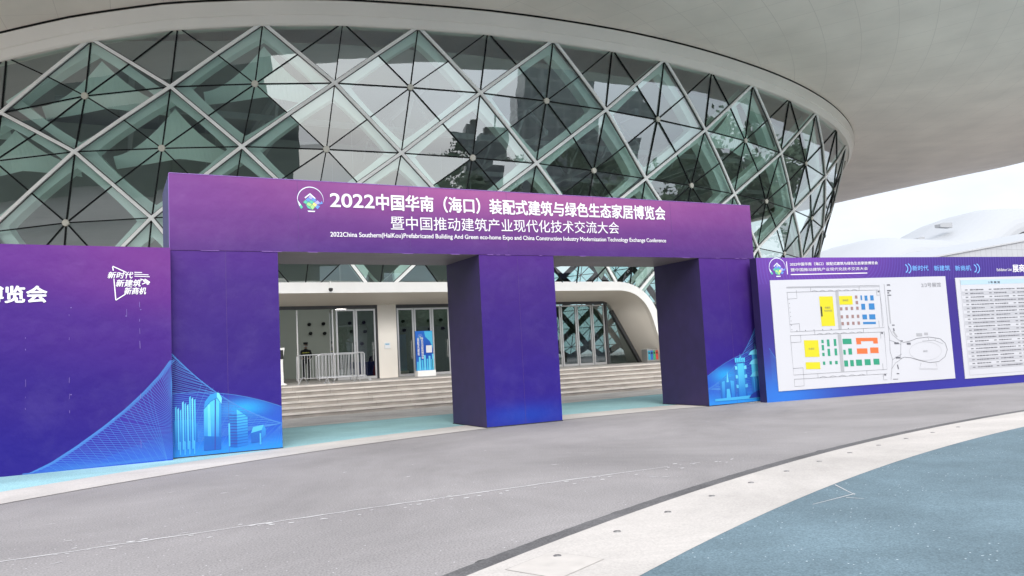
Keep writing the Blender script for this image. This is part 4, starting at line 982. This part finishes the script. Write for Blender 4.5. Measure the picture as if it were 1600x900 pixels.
mrect(945, 275, 10, 215, 5); mrect(990, 465, 14, 44, 5, sk=.7); mrect(1178, 472, 46, 24, 5); mrect(1231, 466, 30, 20, 5)
for i in range(8): mrect(160+3.2*i, 180+i*34, 5, 5, 7)
for i in range(7): mrect(222+i*67, 428-i*2.2, 6, 7, 7)
for (x, y_) in ((862, 130), (888, 455), (910, 780)): mrect(x, y_, 14, 12, 7)
b.build('plan_print', cols, mp_)
(xa, za), (xb, zb) = mapf(1197, 103), mapf(1347, 66)
text_obj('plan_title', '2/3号展馆', xa, xb, za, zb, -.018, mat('title_grey', (.16, .16, .175), .5), mp_)
for s, x, y_, w_ in (('活动区', 603, 195, 44), ('主题区', 462, 250, 44), ('与论坛区', 466, 274, 60), ('洽谈区', 335, 569, 46), ('展区', 1225, 600, 34)):
    (xa, za), (xb, zb) = mapf(x-w_/2, y_+8), mapf(x+w_/2, y_-8); text_obj('booth_name', s, xa, xb, za, zb, -.0215, cols[7] if x < 1000 else cols[5], mp_)
# exhibitor list panel
u0, z1_ = rb_uv(1491.5, 434); u1 = 12.8; z0_ = rb_uv(1505.5, 592)[1]
b = MB(); b.box(u0, u1, -.018, -.001, z0_, z1_-.005); lp = b.build('list_panel', paper, rb)
def luv(px, py): return rb_uv(1470+px/532*130, 390+py/900*220)
b = MB(); lx0 = luv(145, 400)[0]; H0, H1 = luv(125, 226)[1], luv(125, 196)[1]
b.face([(lx0-.02, -.020, H0), (u1-.4, -.020, H0), (u1-.4, -.020, H1), (lx0-.02, -.020, H1)], 0)
rt, rbm = luv(145, 247)[1], luv(190, 765)[1]; n_ = 22
for i in range(n_):
    za, zb = rt-(rt-rbm)*(i+1)/n_, rt-(rt-rbm)*i/n_
    if i % 2: b.face([(lx0, -.0195, za), (u1-.4, -.0195, za), (u1-.4, -.0195, zb), (lx0, -.0195, zb)], 1)
    b.face([(lx0, -.0205, za-.003), (u1-.4, -.0205, za-.003), (u1-.4, -.0205, za+.003), (lx0, -.0205, za+.003)], 2)
    zc = (za+zb)/2
    for cxs in (.12, 1.05, 1.98, 2.9):
        x = lx0+cxs; ribbon(b, [(x, zc), (x+.10, zc)], .028, -.021, 3); x += .19; L = rng.uniform(.35, .70)
        while L > 0: q = rng.uniform(.04, .12); ribbon(b, [(x, zc), (x+q, zc)], rng.uniform(.026, .040), -.021, 3); x += q+.012; L -= q
ribbon(b, [(lx0-.03, H1+.02), (lx0-.03, rbm-.17)], .008, -.021, 2); ribbon(b, [(lx0-.03, rbm-.17), (u1-.4, rbm-.17)], .008, -.021, 2)
b.build('list_print', [mat('list_blue', (.36, .48, .56), .5), mat('list_grey', (.40, .40, .425), .5), mat('list_rule', (.33, .33, .35), .5), mat('list_ink', (.15, .15, .165), .5)], lp)
(xa, za), (xb, zb) = luv(300, 216), luv(372, 201); text_obj('list_title', '3 号 展 馆', xa, xb, za, zb, -.0205, cols[7], lp, bold=.01)
# header lettering
def huv(px, py): return rb_uv(1200+px/4, 395+py/4)
def htext(s, x0, y0, x1, y1, m, bold=.01, name='lettering'):
    (xa, za), (xb, zb) = huv(x0, y0), huv(x1, y1); return text_obj(name, s, xa, xb, za, zb, -.001, m, rb, bold=bold)
htext(TITLE1, 137, 82, 684, 53, white_ink, .015); htext(TITLE2, 142, 117, 622, 88, white_ink, .004)
(xa, za), (xb, zb) = huv(142, 133.5), huv(620, 129); b = MB(); b.face([(xa, -.004, za), (xb, -.004, za), (xb, -.004, zb), (xa, -.004, zb)])
(xa, za), (xb, zb) = huv(119, 135), huv(124, 54); b.face([(xa, -.004, za), (xa+.025, -.004, za), (xa+.025, -.004, zb), (xa, -.004, zb)]); b.build('header_rule', white_ink, rb)
ink_sky = mat('ink_sky', (.16, .38, .75), .5)
for s, x0, x1 in (('新时代', 903, 1000), ('新建筑', 1038, 1135), ('新商机', 1170, 1266)): htext(s, x0, 113, x1, 78, ink_sky, .006, 'slogan')
b = MB()
for px, r0 in ((852, 14), (868, 17), (1282, 14), (1298, 17)):
    cx_, cz_ = huv(px, 98); rr = r0*.0085
    ribbon(b, [(cx_+rr*math.cos(a), cz_+rr*math.sin(a)) for a in np.linspace(-1.25, 1.25, 14)], .030, -.005)
b.build('slogan_mark', ink_sky, rb)
htext('Exhibitor List', 1430, 115, 1521, 96, white_ink, .004); (xa, za), (xb, zb) = huv(1530, 121), huv(1601, 72)
text_obj('lettering', '展商', xa, xb, za, zb, -.001, white_ink, rb, bold=.02)
(xa, za) = huv(58, 92); lo = logo(rb, xa, za, .27, -.003); lo.parent = rb
b = MB()
for i in range(16): ribbon(b, [(.02, 1.35-i*.05), (.02+.38, .95-i*.045)], .007, -.003)
ribbon(b, bez((.0, 1.45), (.3, .95), (.48, .85)), .014, -.004); b.build('line_print', ink_line, rb)

# ------------------------------------------------------------------ things in front of the doors
def barrier_proto():
    t = empty('crowd_barrier', (0, 0, 0), 'b', 'crowd barrier'); W_, Hh = 1.72, 1.08
    galv = mat('galvanised', (.56, .56, .57), .35, metal=.6)
    b = MB(); b.tube([(0, 0, .12), (0, 0, Hh-.06), (.03, 0, Hh-.015), (.08, 0, Hh), (W_-.08, 0, Hh), (W_-.03, 0, Hh-.015), (W_, 0, Hh-.06), (W_, 0, .12)], .021, 8); b.tube([(0, 0, .20), (W_, 0, .20)], .019, 8); b.build('frame', galv, t)
    b = MB()
    for i in range(1, 14): b.tube([(W_*i/14, 0, .20), (W_*i/14, 0, Hh)], .0105, 6)
    b.build('bars', galv, t)
    for x in (.28, W_-.28):
        b = MB(); b.tube([(x, -.30, .012), (x, -.05, .24), (x, .05, .24), (x, .30, .012)], .017, 6); b.box(x-.03, x+.03, -.33, -.27, 0, .02); b.box(x-.03, x+.03, .27, .33, 0, .02); b.build('foot', galv, t)
    return t
bp_ = barrier_proto()
BAR = [(at(499, 594, 1, 28.75)[0], 28.75, 0.02, 'steel crowd barrier standing along the front, nearest the steps'),
       (at(466, 594, 1, 30.0)[0], 30.2, -.85, 'steel crowd barrier turned aslant at the left of the pen'),
       (at(500, 594, 1, 30.9)[0], 31.35, .05, 'steel crowd barrier behind the front one, close to the doors'),
       (at(566, 594, 1, 28.9)[0], 28.95, 1.25, 'steel crowd barrier set end-on closing the right of the pen')]
for i, (x, y, a, lb_) in enumerate(BAR):
    o = bp_ if i == 0 else copy_tree(bp_)
    o.location = (x, y, POD+.004); o.rotation_euler = (0, 0, a); o['label'] = lb_; o['group'] = 'steel crowd barriers before the doors'

# poster stand
pA, pB = at(650.5, 585, 1, 30.9), at(679, 585, 1, 30.9); zt = at(663, 517, 1, 30.9)[2]; xw = pB[0]-pA[0]
ps = empty('poster_stand', ((pA[0]+pB[0])/2, 30.9, POD), 'tall blue poster stand with white base before the glass doors', 'poster stand')
b = MB(); b.box(-xw/2, xw/2, -.18, .18, 0, .24); o = b.build('base', white_paint, ps); bevel(o)
Hp = zt-POD; blue_p = print_mat('poster_print', [(0, (.05, .30, .62)), (.12, (.02, .12, .48)), (.5, (.012, .07, .36)), (1, (.02, .13, .50))], zmin=POD+.24, zmax=POD+Hp)
b = MB(); b.box(-xw/2+.01, xw/2-.03, -.025, .025, .24, Hp); o = b.build('poster', blue_p, ps)
b = MB(); yq = -.028
b.face([(.0, yq, Hp-.02), (.05, yq, Hp-.25), (.25, yq, Hp-.45), (xw/2-.035, yq, Hp-.75), (xw/2-.035, yq, Hp-.02)], 0)
for i, (x, h) in enumerate(((-.36, .35), (-.27, .55), (-.16, .42), (-.05, .62), (.06, .46), (.16, .58), (.26, .44), (.31, .66))): b.box(x*xw/.8, (x+.075)*xw/.8, yq-.004, yq, .26, .26+h, (0, 1)[i % 2])
b.build('poster_art', [ink_cyan, ink_pale], o)
b = MB(); b.face([(.08*xw, yq-.004, .98), (.40*xw, yq-.004, .98), (.40*xw, yq-.004, 1.28), (.08*xw, yq-.004, 1.28)]); b.build('blank_square', white_ink, o)
for s, x, z0__, z1__, wd in (('绿色生态家居博览会', -.16, .72, 1.62, .105), ('装配式建筑', -.33, .86, 1.60, .085)):
    step = (z1__-z0__)/len(s)
    for i, chh in enumerate(s): q = text_obj('lettering', chh, x*xw/.8-wd/2+.06, x*xw/.8+wd/2+.06, z1__-(i+1)*step+.012, z1__-i*step, -.026, white_ink, o, bold=.02)
lg = logo(o, -.22*xw, Hp-.25, .10, -.028); lg.parent = o

# recycling bin
pc_ = at(1018.5, 565, 1, 31.0); 
rbn = empty('recycling_bin', (pc_[0], 31.0, POD), 'steel recycling cabinet with four coloured flaps beside the reveal', 'recycling bin')
W_ = at(1030, 555, 1, 31.0)[0]-at(1008.5, 555, 1, 31.0)[0]; Hb = at(1018, 545, 1, 31.0)[2]-POD
b = MB(); b.box(-W_/2, W_/2, -.22, .22, .04, Hb); b.box(-W_/2+.03, W_/2-.03, -.18, .18, 0, .04); o = b.build('cabinet', steel, rbn); bevel(o, .012)
for i, col in enumerate(((.05, .32, .45), (.04, .12, .40), (.05, .32, .16), (.55, .06, .05))):
    xx = -W_/2+.05+i*(W_-.22)/4; q = MB(); q.box(xx, xx+(W_-.22)/4-.02, -.235, -.221, .12, Hb-.08); fo = q.build('flap', mat('flap_%d' % i, col, .4), rbn)
    q = MB(); q.box(xx+.025, xx+(W_-.22)/4-.045, -.238, -.2355, Hb-.24, Hb-.16); e_ = q.build('slot', black, fo)

# white ticket kiosk just showing past the left pillar
pk = at(433.5, 596, 1, 30.2)
kk_ = empty('ticket_kiosk', (pk[0], 30.2, POD), 'white self-service kiosk with black screen half hidden by the left pillar', 'kiosk')
b = MB(); b.prism([(-.28, 0), (.30, 0), (.30, .05), (.20, .08), (.18, .9), (.26, 1.4), (-.24, 1.4), (-.2, .08), (-.28, .05)], -.2, .2); o = b.build('body', white_paint, kk_); bevel(o, .015)
b = MB(); b.box(-.18, .2, -.215, -.2005, .98, 1.32); b.build('screen', black, kk_)

# ------------------------------------------------------------------ people
def skin_body(name, J, E, m, parent=None, sub=2):
    me = bpy.data.meshes.new(name); me.from_pydata([j[:3] for j in J], E, []); o = bpy.data.objects.new(name, me); C.objects.link(o)
    sk = o.modifiers.new('skin', 'SKIN'); sk.use_smooth_shade = True
    for v, j in zip(me.skin_vertices[0].data, J): r_ = j[3] if isinstance(j[3], tuple) else (j[3], j[3]); v.radius = r_
    me.skin_vertices[0].data[0].use_root = True
    su = o.modifiers.new('sub', 'SUBSURF'); su.levels = sub; su.render_levels = sub
    bpy.context.view_layer.update()
    m2 = bpy.data.meshes.new_from_object(o.evaluated_get(bpy.context.evaluated_depsgraph_get())); bpy.data.objects.remove(o)
    m2.materials.clear(); [m2.materials.append(x) for x in (m if isinstance(m, list) else [m])]
    o = bpy.data.objects.new(name, m2); C.objects.link(o)
    if parent is not None: o.parent = parent
    return o
skin_m = mat('skin', (.50, .33, .25), .55); uniform = mat('dark_uniform', (.025, .027, .032), .8, noise=.2, nscale=9); hair_m = mat('black_hair', (.012, .011, .011), .6)
def person(x, y, z, rz, label, sit=False, vest=None, mask=True, cap_=True, hscale=1.0):
    o_ = empty('person', (x, y, z), label, 'person', rz=rz); o_.scale = (hscale,)*3
    hip = .92 if not sit else .50
    if sit: legs = [(.10, -.40, hip+.02, .075), (.10, -.42, .10, .05), (.10, -.55, .04, .04), (-.10, -.40, hip+.02, .075), (-.10, -.42, .10, .05), (-.10, -.55, .04, .04)]
    else: legs = [(.10, 0, .50, .062), (.11, .02, .09, .042), (.12, -.12, .035, .038), (-.10, 0, .50, .062), (-.11, .02, .09, .042), (-.12, -.12, .035, .038)]
    b0 = hip
    J = [(0, 0, b0, (.15, .11)), (0, 0, b0+.22, (.14, .10)), (0, 0, b0+.42, (.17, .11)), (0, 0, b0+.53, (.07, .07)), (0, -.01, b0+.60, .050), (0, -.02, b0+.66, (.07, .085)), (0, -.02, b0+.74, (.077, .095)), (0, -.01, b0+.81, (.06, .075)),
         (.10, 0, b0-.04, .085), *legs[:3], (-.10, 0, b0-.04, .085), *legs[3:],
         (.19, 0, b0+.46, .062), (.25, .02, b0+.20, .047), (.19, -.20, b0+.10, .036), (.12, -.28, b0+.12, .030),
         (-.19, 0, b0+.46, .062), (-.25, .02, b0+.20, .047), (-.19, -.20, b0+.10, .036), (-.12, -.28, b0+.12, .030)]
    E = [(0, 1), (1, 2), (2, 3), (3, 4), (4, 5), (5, 6), (6, 7), (0, 8), (8, 9), (9, 10), (10, 11), (0, 12), (12, 13), (13, 14), (14, 15), (2, 16), (16, 17), (17, 18), (18, 19), (2, 20), (20, 21), (21, 22), (22, 23)]
    bd = skin_body('body', J, E, [uniform, skin_m], o_)
    for p in bd.data.polygons:
        c_ = p.center; p.material_index = 1 if (c_.z > b0+.575 or (c_.y < -.215 and c_.z > b0)) else 0
    for s in (-1, 1):           # five fingers a hand
        for k in range(5):
            ang_ = (-.5+k*.22); q = MB(); bx_ = s*(.12+.012); 
            q.tube([(bx_+(.018-.011*k), -.285, b0+.12), (bx_+(.020-.012*k), -.325, b0+.118), (bx_+(.018-.012*k)-s*.005, -.35-.006*(2-abs(2-k)), b0+.095)], [.0095, .0085, .007], 6)
            f_ = q.build('finger', skin_m, o_)
    q = MB(); hz = b0+.74
    for s in (-1, 1): q.tube([(s*.03, -.117, hz+.005), (s*.03, -.124, hz+.005)], [.011, .006], 8)
    q.build('eyes', black, o_)
    q = MB(); q.tube([(0, -.112, hz+.01), (0, -.138, hz-.028), (0, -.118, hz-.035)], [.008, .014, .008], 6); q.build('nose', skin_m, o_)
    for s in (-1, 1): q = MB(); q.tube([(s*.080, -.02, hz+.02), (s*.092, -.01, hz), (s*.080, -.015, hz-.03)], [.008, .012, .007], 6); q.build('ear', skin_m, o_)
    q = MB()
    n_ = 12
    prev = None
    for r_, zz in ((.092, -.02), (.098, .03), (.088, .075), (.055, .105), (.01, .118)):
        ring_ = [(r_*.92*math.sin(2*PI*j/n_), -.012+r_*1.12*-math.cos(2*PI*j/n_)*(1 if zz > .02 else 1), hz+zz+(.055 if (zz < .02 and math.cos(2*PI*j/n_) > .1) else 0)) for j in range(n_+1)]
        if prev: q.strip(prev, ring_)
        prev = ring_
    q.build('hair', hair_m, o_, smooth=True)
    if cap_:
        q = MB(); prev = None
        for r_, zz in ((.104, .045), (.112, .085), (.118, .115), (.10, .128), (.01, .132)):
            ring_ = [(r_*.95*math.sin(2*PI*j/16), -.012-r_*1.12*math.cos(2*PI*j/16), hz+zz) for j in range(17)]
            if prev: q.strip(prev, ring_)
            prev = ring_
        q.mesh([(.07*math.sin(a), -.11-.09*math.cos(a), hz+.05-.015*math.cos(a)) for a in np.linspace(-1.4, 1.4, 9)]+[(.085*math.sin(a), -.03-.085*math.cos(a), hz+.06) for a in np.linspace(-1.4, 1.4, 9)], [(i, i+1, i+10, i+9) for i in range(8)])
        q.build('cap', black, o_, smooth=True)
    if mask:
        q = MB(); rows__ = []
        for zz, rr in ((-.022, .100), (-.05, .112), (-.085, .092)): rows__.append([(rr*.80*math.sin(a), -.022-rr*1.02*math.cos(a)*.98, hz+zz) for a in np.linspace(-1.25, 1.25, 9)])
        for A_, B__ in zip(rows__[:-1], rows__[1:]): q.strip(A_, B__)
        q.build('face_mask', mat('mask_white', (.75, .77, .80), .8), o_, smooth=True)
    else:
        q = MB(); q.box(-.022, .022, -.116, -.108, hz-.062, hz-.054); q.build('mouth', mat('lips', (.35, .12, .10), .5), o_)
    if vest:
        q = MB(); prev = None
        for zz, rx, ry in ((.20, .185, .150), (.30, .195, .155), (.42, .215, .160), (.50, .17, .13)):
            ring_ = [(rx*math.sin(2*PI*j/20), -ry*math.cos(2*PI*j/20), b0+zz) for j in range(21)]
            if prev: q.strip(prev, ring_)
            prev = ring_
        q.build('vest', mat('vest_navy', (.02, .022, .03), .8), o_)
        q = MB()
        for zz in (.24, .36):
            k = .0 if zz < .3 else .012
            q.strip([((.192+k)*math.sin(2*PI*j/20), -(.156+k*.6)*math.cos(2*PI*j/20), b0+zz) for j in range(21)], [((.193+k)*math.sin(2*PI*j/20), -(.157+k*.6)*math.cos(2*PI*j/20), b0+zz+.045) for j in range(21)])
        q.build('reflective_band', mat('band_yellow', (.62, .60, .10), .5), o_)
    return o_
gp_ = at(478, 556, 1, 37.0)
person(gp_[0], 37.0, POD, -.25, 'guard in black uniform, cap and white mask standing behind the barriers', vest=True)
# registration table with a seated helper, inside the doors
tp_ = at(578, 575, 1, 37.5)
tb = empty('reception_table', (tp_[0], 37.5, POD), 'table under a blue cloth inside the glass doors', 'table')
b = MB(); b.box(-.9, .75, -.35, .35, .735, .75); b.build('tabletop', white_paint, tb)
b = MB(); pts_ = []
for i in range(81):
    s_ = i/80; per = 4.7*s_; wv_ = .025*math.sin(per*22)
    if per < 1.65: q_ = (-.9+per, -.36+wv_)
    elif per < 2.35: q_ = (.76+wv_, -.36+(per-1.65))
    elif per < 4.0: q_ = (.75-(per-2.35), .36+wv_)
    else: q_ = (-.91+wv_, .35-(per-4.0))
    pts_.append(q_)
b.strip([(x*1.02, y*1.06, .03) for x, y in pts_], [(x*.995, y*.97, .755) for x, y in pts_]); b.face([(-.92, -.37, .756), (.77, -.37, .756), (.77, .37, .756), (-.92, .37, .756)])
b.build('tablecloth', mat('cloth_blue', (.015, .04, .22), .8), tb)
person(tp_[0]+.45, 38.2, POD, 0, 'helper in dark clothes seated behind the blue table', sit=True, cap_=False)
# red extinguisher box by the table
b = MB(); p_ = at(586, 585, 1, 36.4); b.tube([(p_[0], 36.4, POD), (p_[0], 36.4, POD+.34), (p_[0], 36.4, POD+.42), (p_[0], 36.4, POD+.50)], [.085, .085, .05, .025], 12); b.box(p_[0]-.05, p_[0]+.03, 36.38, 36.42, POD+.50, POD+.54)
o = b.build('fire_extinguisher', mat('ext_red', (.50, .03, .03), .4)); tag(o, 'red fire extinguisher on the floor by the blue table', 'fire extinguisher')

# ------------------------------------------------------------------ white exhibition halls beyond
hallw = mat('far_roof_white', (.30, .305, .315), .6)
wall_p = panel_mat('far_eave_panels', (.36, .365, .38), (.25, .25, .26), .45, .45, jw=.05)
def pts_at(pp, Y): return [Vector(at(px, py, 1, Y)) for px, py in pp]
YB = 170.0
ex = empty('exhibition_hall', (300, YB, 0), 'low white exhibition hall with humped roofs beyond the information board', 'exhibition hall')
def hump(name, ridge, Y, drop, fwd):
    R0 = pts_at(ridge, Y); n_ = 10; rows__ = []
    for i in range(n_+1):
        a = PI/2*i/n_; rows__.append([p+Vector((0, -fwd*math.sin(a), -drop*(1-math.cos(a)))) for p in R0])
    back = []
    for i in range(1, 6):
        a = PI/2*i/5; back.append([p+Vector((0, fwd*2*math.sin(a), -drop*(1-math.cos(a)))) for p in R0])
    b = MB(); allr = list(reversed(back))+rows__
    for A_, B__ in zip(allr[:-1], allr[1:]): b.strip(A_, B__)
    for side in (0, -1): b.face([r_[side] for r_ in allr])
    o = b.build(name, hallw, smooth=True); adopt(ex, o); return o
def smooth_poly(pts, n=50):
    xs = [p[0] for p in pts]; ys = [p[1] for p in pts]; X_ = np.linspace(xs[0], xs[-1], n); Y_ = np.interp(X_, xs, ys); 
    for _ in range(3): Y_[1:-1] = (Y_[:-2]+2*Y_[1:-1]+Y_[2:])/4
    return list(zip(X_, Y_))
h1 = hump('roof', smooth_poly([(1296, 412), (1310, 401), (1322, 393), (1342, 376), (1350, 373), (1440, 377), (1540, 383), (1640, 386), (1720, 388)]), YB, 9, 18)
h2 = hump('roof', smooth_poly([(1420, 386), (1450, 377), (1478, 361), (1500, 343), (1512, 333), (1522, 329), (1600, 328), (1720, 331)]), YB+35, 12, 20)
b = MB()
for (px, py, w_) in ((1467, 349, 19), (1433, 371, 10), (1314, 389, 8)):
    A_ = Vector(at(px, py, 1, YB+30)); B__ = Vector(at(px+w_, py-1, 1, YB+30)); b.prism([(A_.x+.1, A_.z-1.6), (B__.x, A_.z-1.6), (B__.x, B__.z-.15), (B__.x-.4, B__.z), (A_.x+.5, A_.z+.02), (A_.x+.1, A_.z-.25), (A_.x, A_.z-.5)], YB+29.5, YB+32)
o = b.build('roof_vent', mat('vent_grey', (.30, .305, .315), .5)); adopt(ex, o)
b = MB(); e0, e1 = Vector(at(1440, 405, 1, 118)), Vector(at(1760, 347, 1, 118)); 
b.face([e0+Vector((0, 0, -14)), e1+Vector((0, 0, -22)), e1, e0]); b.bar(e0+Vector((0, -.2, 0)), e1+Vector((0, -.2, 0)), .35, .3, (0, 1, 0), 1)
b.strip([e0, e1], [e0+Vector((0, 26, 1.5)), e1+Vector((0, 26, 1.5))], 2); b.face([e0+Vector((0, 0, -14)), e0, e0+Vector((0, 26, 1.5)), e0+Vector((0, 26, -14))])
o = b.build('eave_wall', [wall_p, mat('eave_line', (.38, .38, .39), .5), hallw]); adopt(ex, o)

# ------------------------------------------------------------------ town and trees behind the viewer, mirrored in the glass, partly added
tw_m = panel_mat('tower_facade', (.14, .155, .175), (.26, .27, .28), .28, .30, rough=.4, jw=.18)  # facade colour lightened to carry distance haze
tw_m2 = panel_mat('tower_facade_pale', (.20, .21, .22), (.09, .10, .12), .30, .30, rough=.5, jw=.35)
tw_m3 = panel_mat('slab_facade', (.075, .09, .09), (.10, .115, .115), .12, .25, rough=.5, jw=.2)
def tower(az, dist, wd, h, label, m):
    x, y = 12+math.sin(rad(az))*dist, 31-math.cos(rad(az))*dist
    o_ = empty('tower_block', (x, y, 0), label, 'tower block', rz=rad(az*.6))
    b = MB(); b.box(-wd/2, wd/2, -wd*.35, wd*.35, 0, h); b.box(-wd*.3, wd*.3, -wd*.36, wd*.36, 0, h+3); b.build('walls', m, o_)
    b = MB(); b.box(-wd*.2, wd*.2, -wd*.15, wd*.15, h, h+6); b.tube([(0, 0, h+6), (0, 0, h+14)], .25, 6); b.build('roof_house', kerb_m, o_)
TWR = [(27, 210, 34, 66, 'tallest dark tower mirrored in the upper panes right of the middle'), (33, 240, 30, 58, 'dark tower mirrored just right of the tallest one'), (12.5, 330, 30, 44, 'pale tower mirrored above the banner middle'), (17, 300, 22, 36, 'lower tower mirrored beside the pale tower'), (42, 260, 40, 40, 'broad dark block mirrored towards the right panes'), (-62, 330, 34, 30, 'low far block mirrored in the left panes'), (-30, 190, 70, 38, 'long dark slab added unseen to darken the panes over the left half of the gate'), (-52, 180, 76, 40, 'long dark slab added unseen to darken the far left panes')]
for i, (az, d, wd, h, lb_) in enumerate(TWR): tower(az, d, wd, h, lb_, (tw_m, tw_m, tw_m2, tw_m2, tw_m, tw_m2, tw_m3, tw_m3)[i])  # the long slabs are added to darken the left-hand reflections
leaf_m = mat('leaf_green', (.045, .075, .035), .8, noise=.45, nscale=.6); bark = mat('bark', (.09, .065, .045), .9, noise=.3, nscale=4)
def tree(x, y, h, r, label):
    o_ = empty('tree', (x, y, 0), label, 'tree', group='trees behind the plaza, mirrored in the glass')
    b = MB(); b.tube([(0, 0, 0), (.1, .05, h*.3), (0, 0, h*.6)], [.22, .17, .09], 8)
    cl_ = [(rng.gauss(0, r*.45), rng.gauss(0, r*.45), h*.62+rng.gauss(0, h*.15)) for _ in range(13)]
    for c_ in cl_: b.tube([(0, 0, h*.42), (c_[0]*.5, c_[1]*.5, (h*.42+c_[2])/2), c_], [.09, .06, .03], 5)
    b.build('trunk', bark, o_)
    q = MB()
    for c_ in cl_:
        rr = r*rng.uniform(.35, .6)
        rg_ = [[Vector(c_)+Vector((math.sin(a)*math.sin(b_), math.cos(a)*math.sin(b_), math.cos(b_)*.85))*rr*.62*rng.uniform(.8, 1.15) for a in np.linspace(0, 2*PI, 8)[:-1]] for b_ in (.35, 1.0, 1.6, 2.2, 2.8)]
        for ga, gb_ in zip(rg_[:-1], rg_[1:]): q.strip(ga+ga[:1], gb_+gb_[:1])
        for _ in range(240):
            u_ = Vector((rng.gauss(0, 1), rng.gauss(0, 1), rng.gauss(0, .8))).normalized()*rr*rng.random()**.4; p = Vector(c_)+u_; s_ = rng.uniform(.22, .45)
            a1 = Vector((rng.gauss(0, 1), rng.gauss(0, 1), rng.gauss(0, 1))).normalized(); a2 = a1.orthogonal().normalized()
            q.face([p-a1*s_, p+a2*s_*.5, p+a1*s_, p-a2*s_*.5])
    q.build('crown', leaf_m, o_)
for i in range(28):
    az = 8+i*3.1+rng.uniform(-1, 1); d = rng.uniform(85, 120); h = rng.uniform(12, 17)
    if i > 11: d = rng.uniform(60, 85)
    if i > 17: h = rng.uniform(17, 22); d = rng.uniform(62, 75)  # tallest trees added to block bright sky in the right-hand reflections
    tree(12+math.sin(rad(az))*d, 31-math.cos(rad(az))*d, h, rng.uniform(4, 6)*(1.25 if i > 17 else 1), 'leafy tree behind the viewer, seen only as a reflection, the tallest added to darken it')
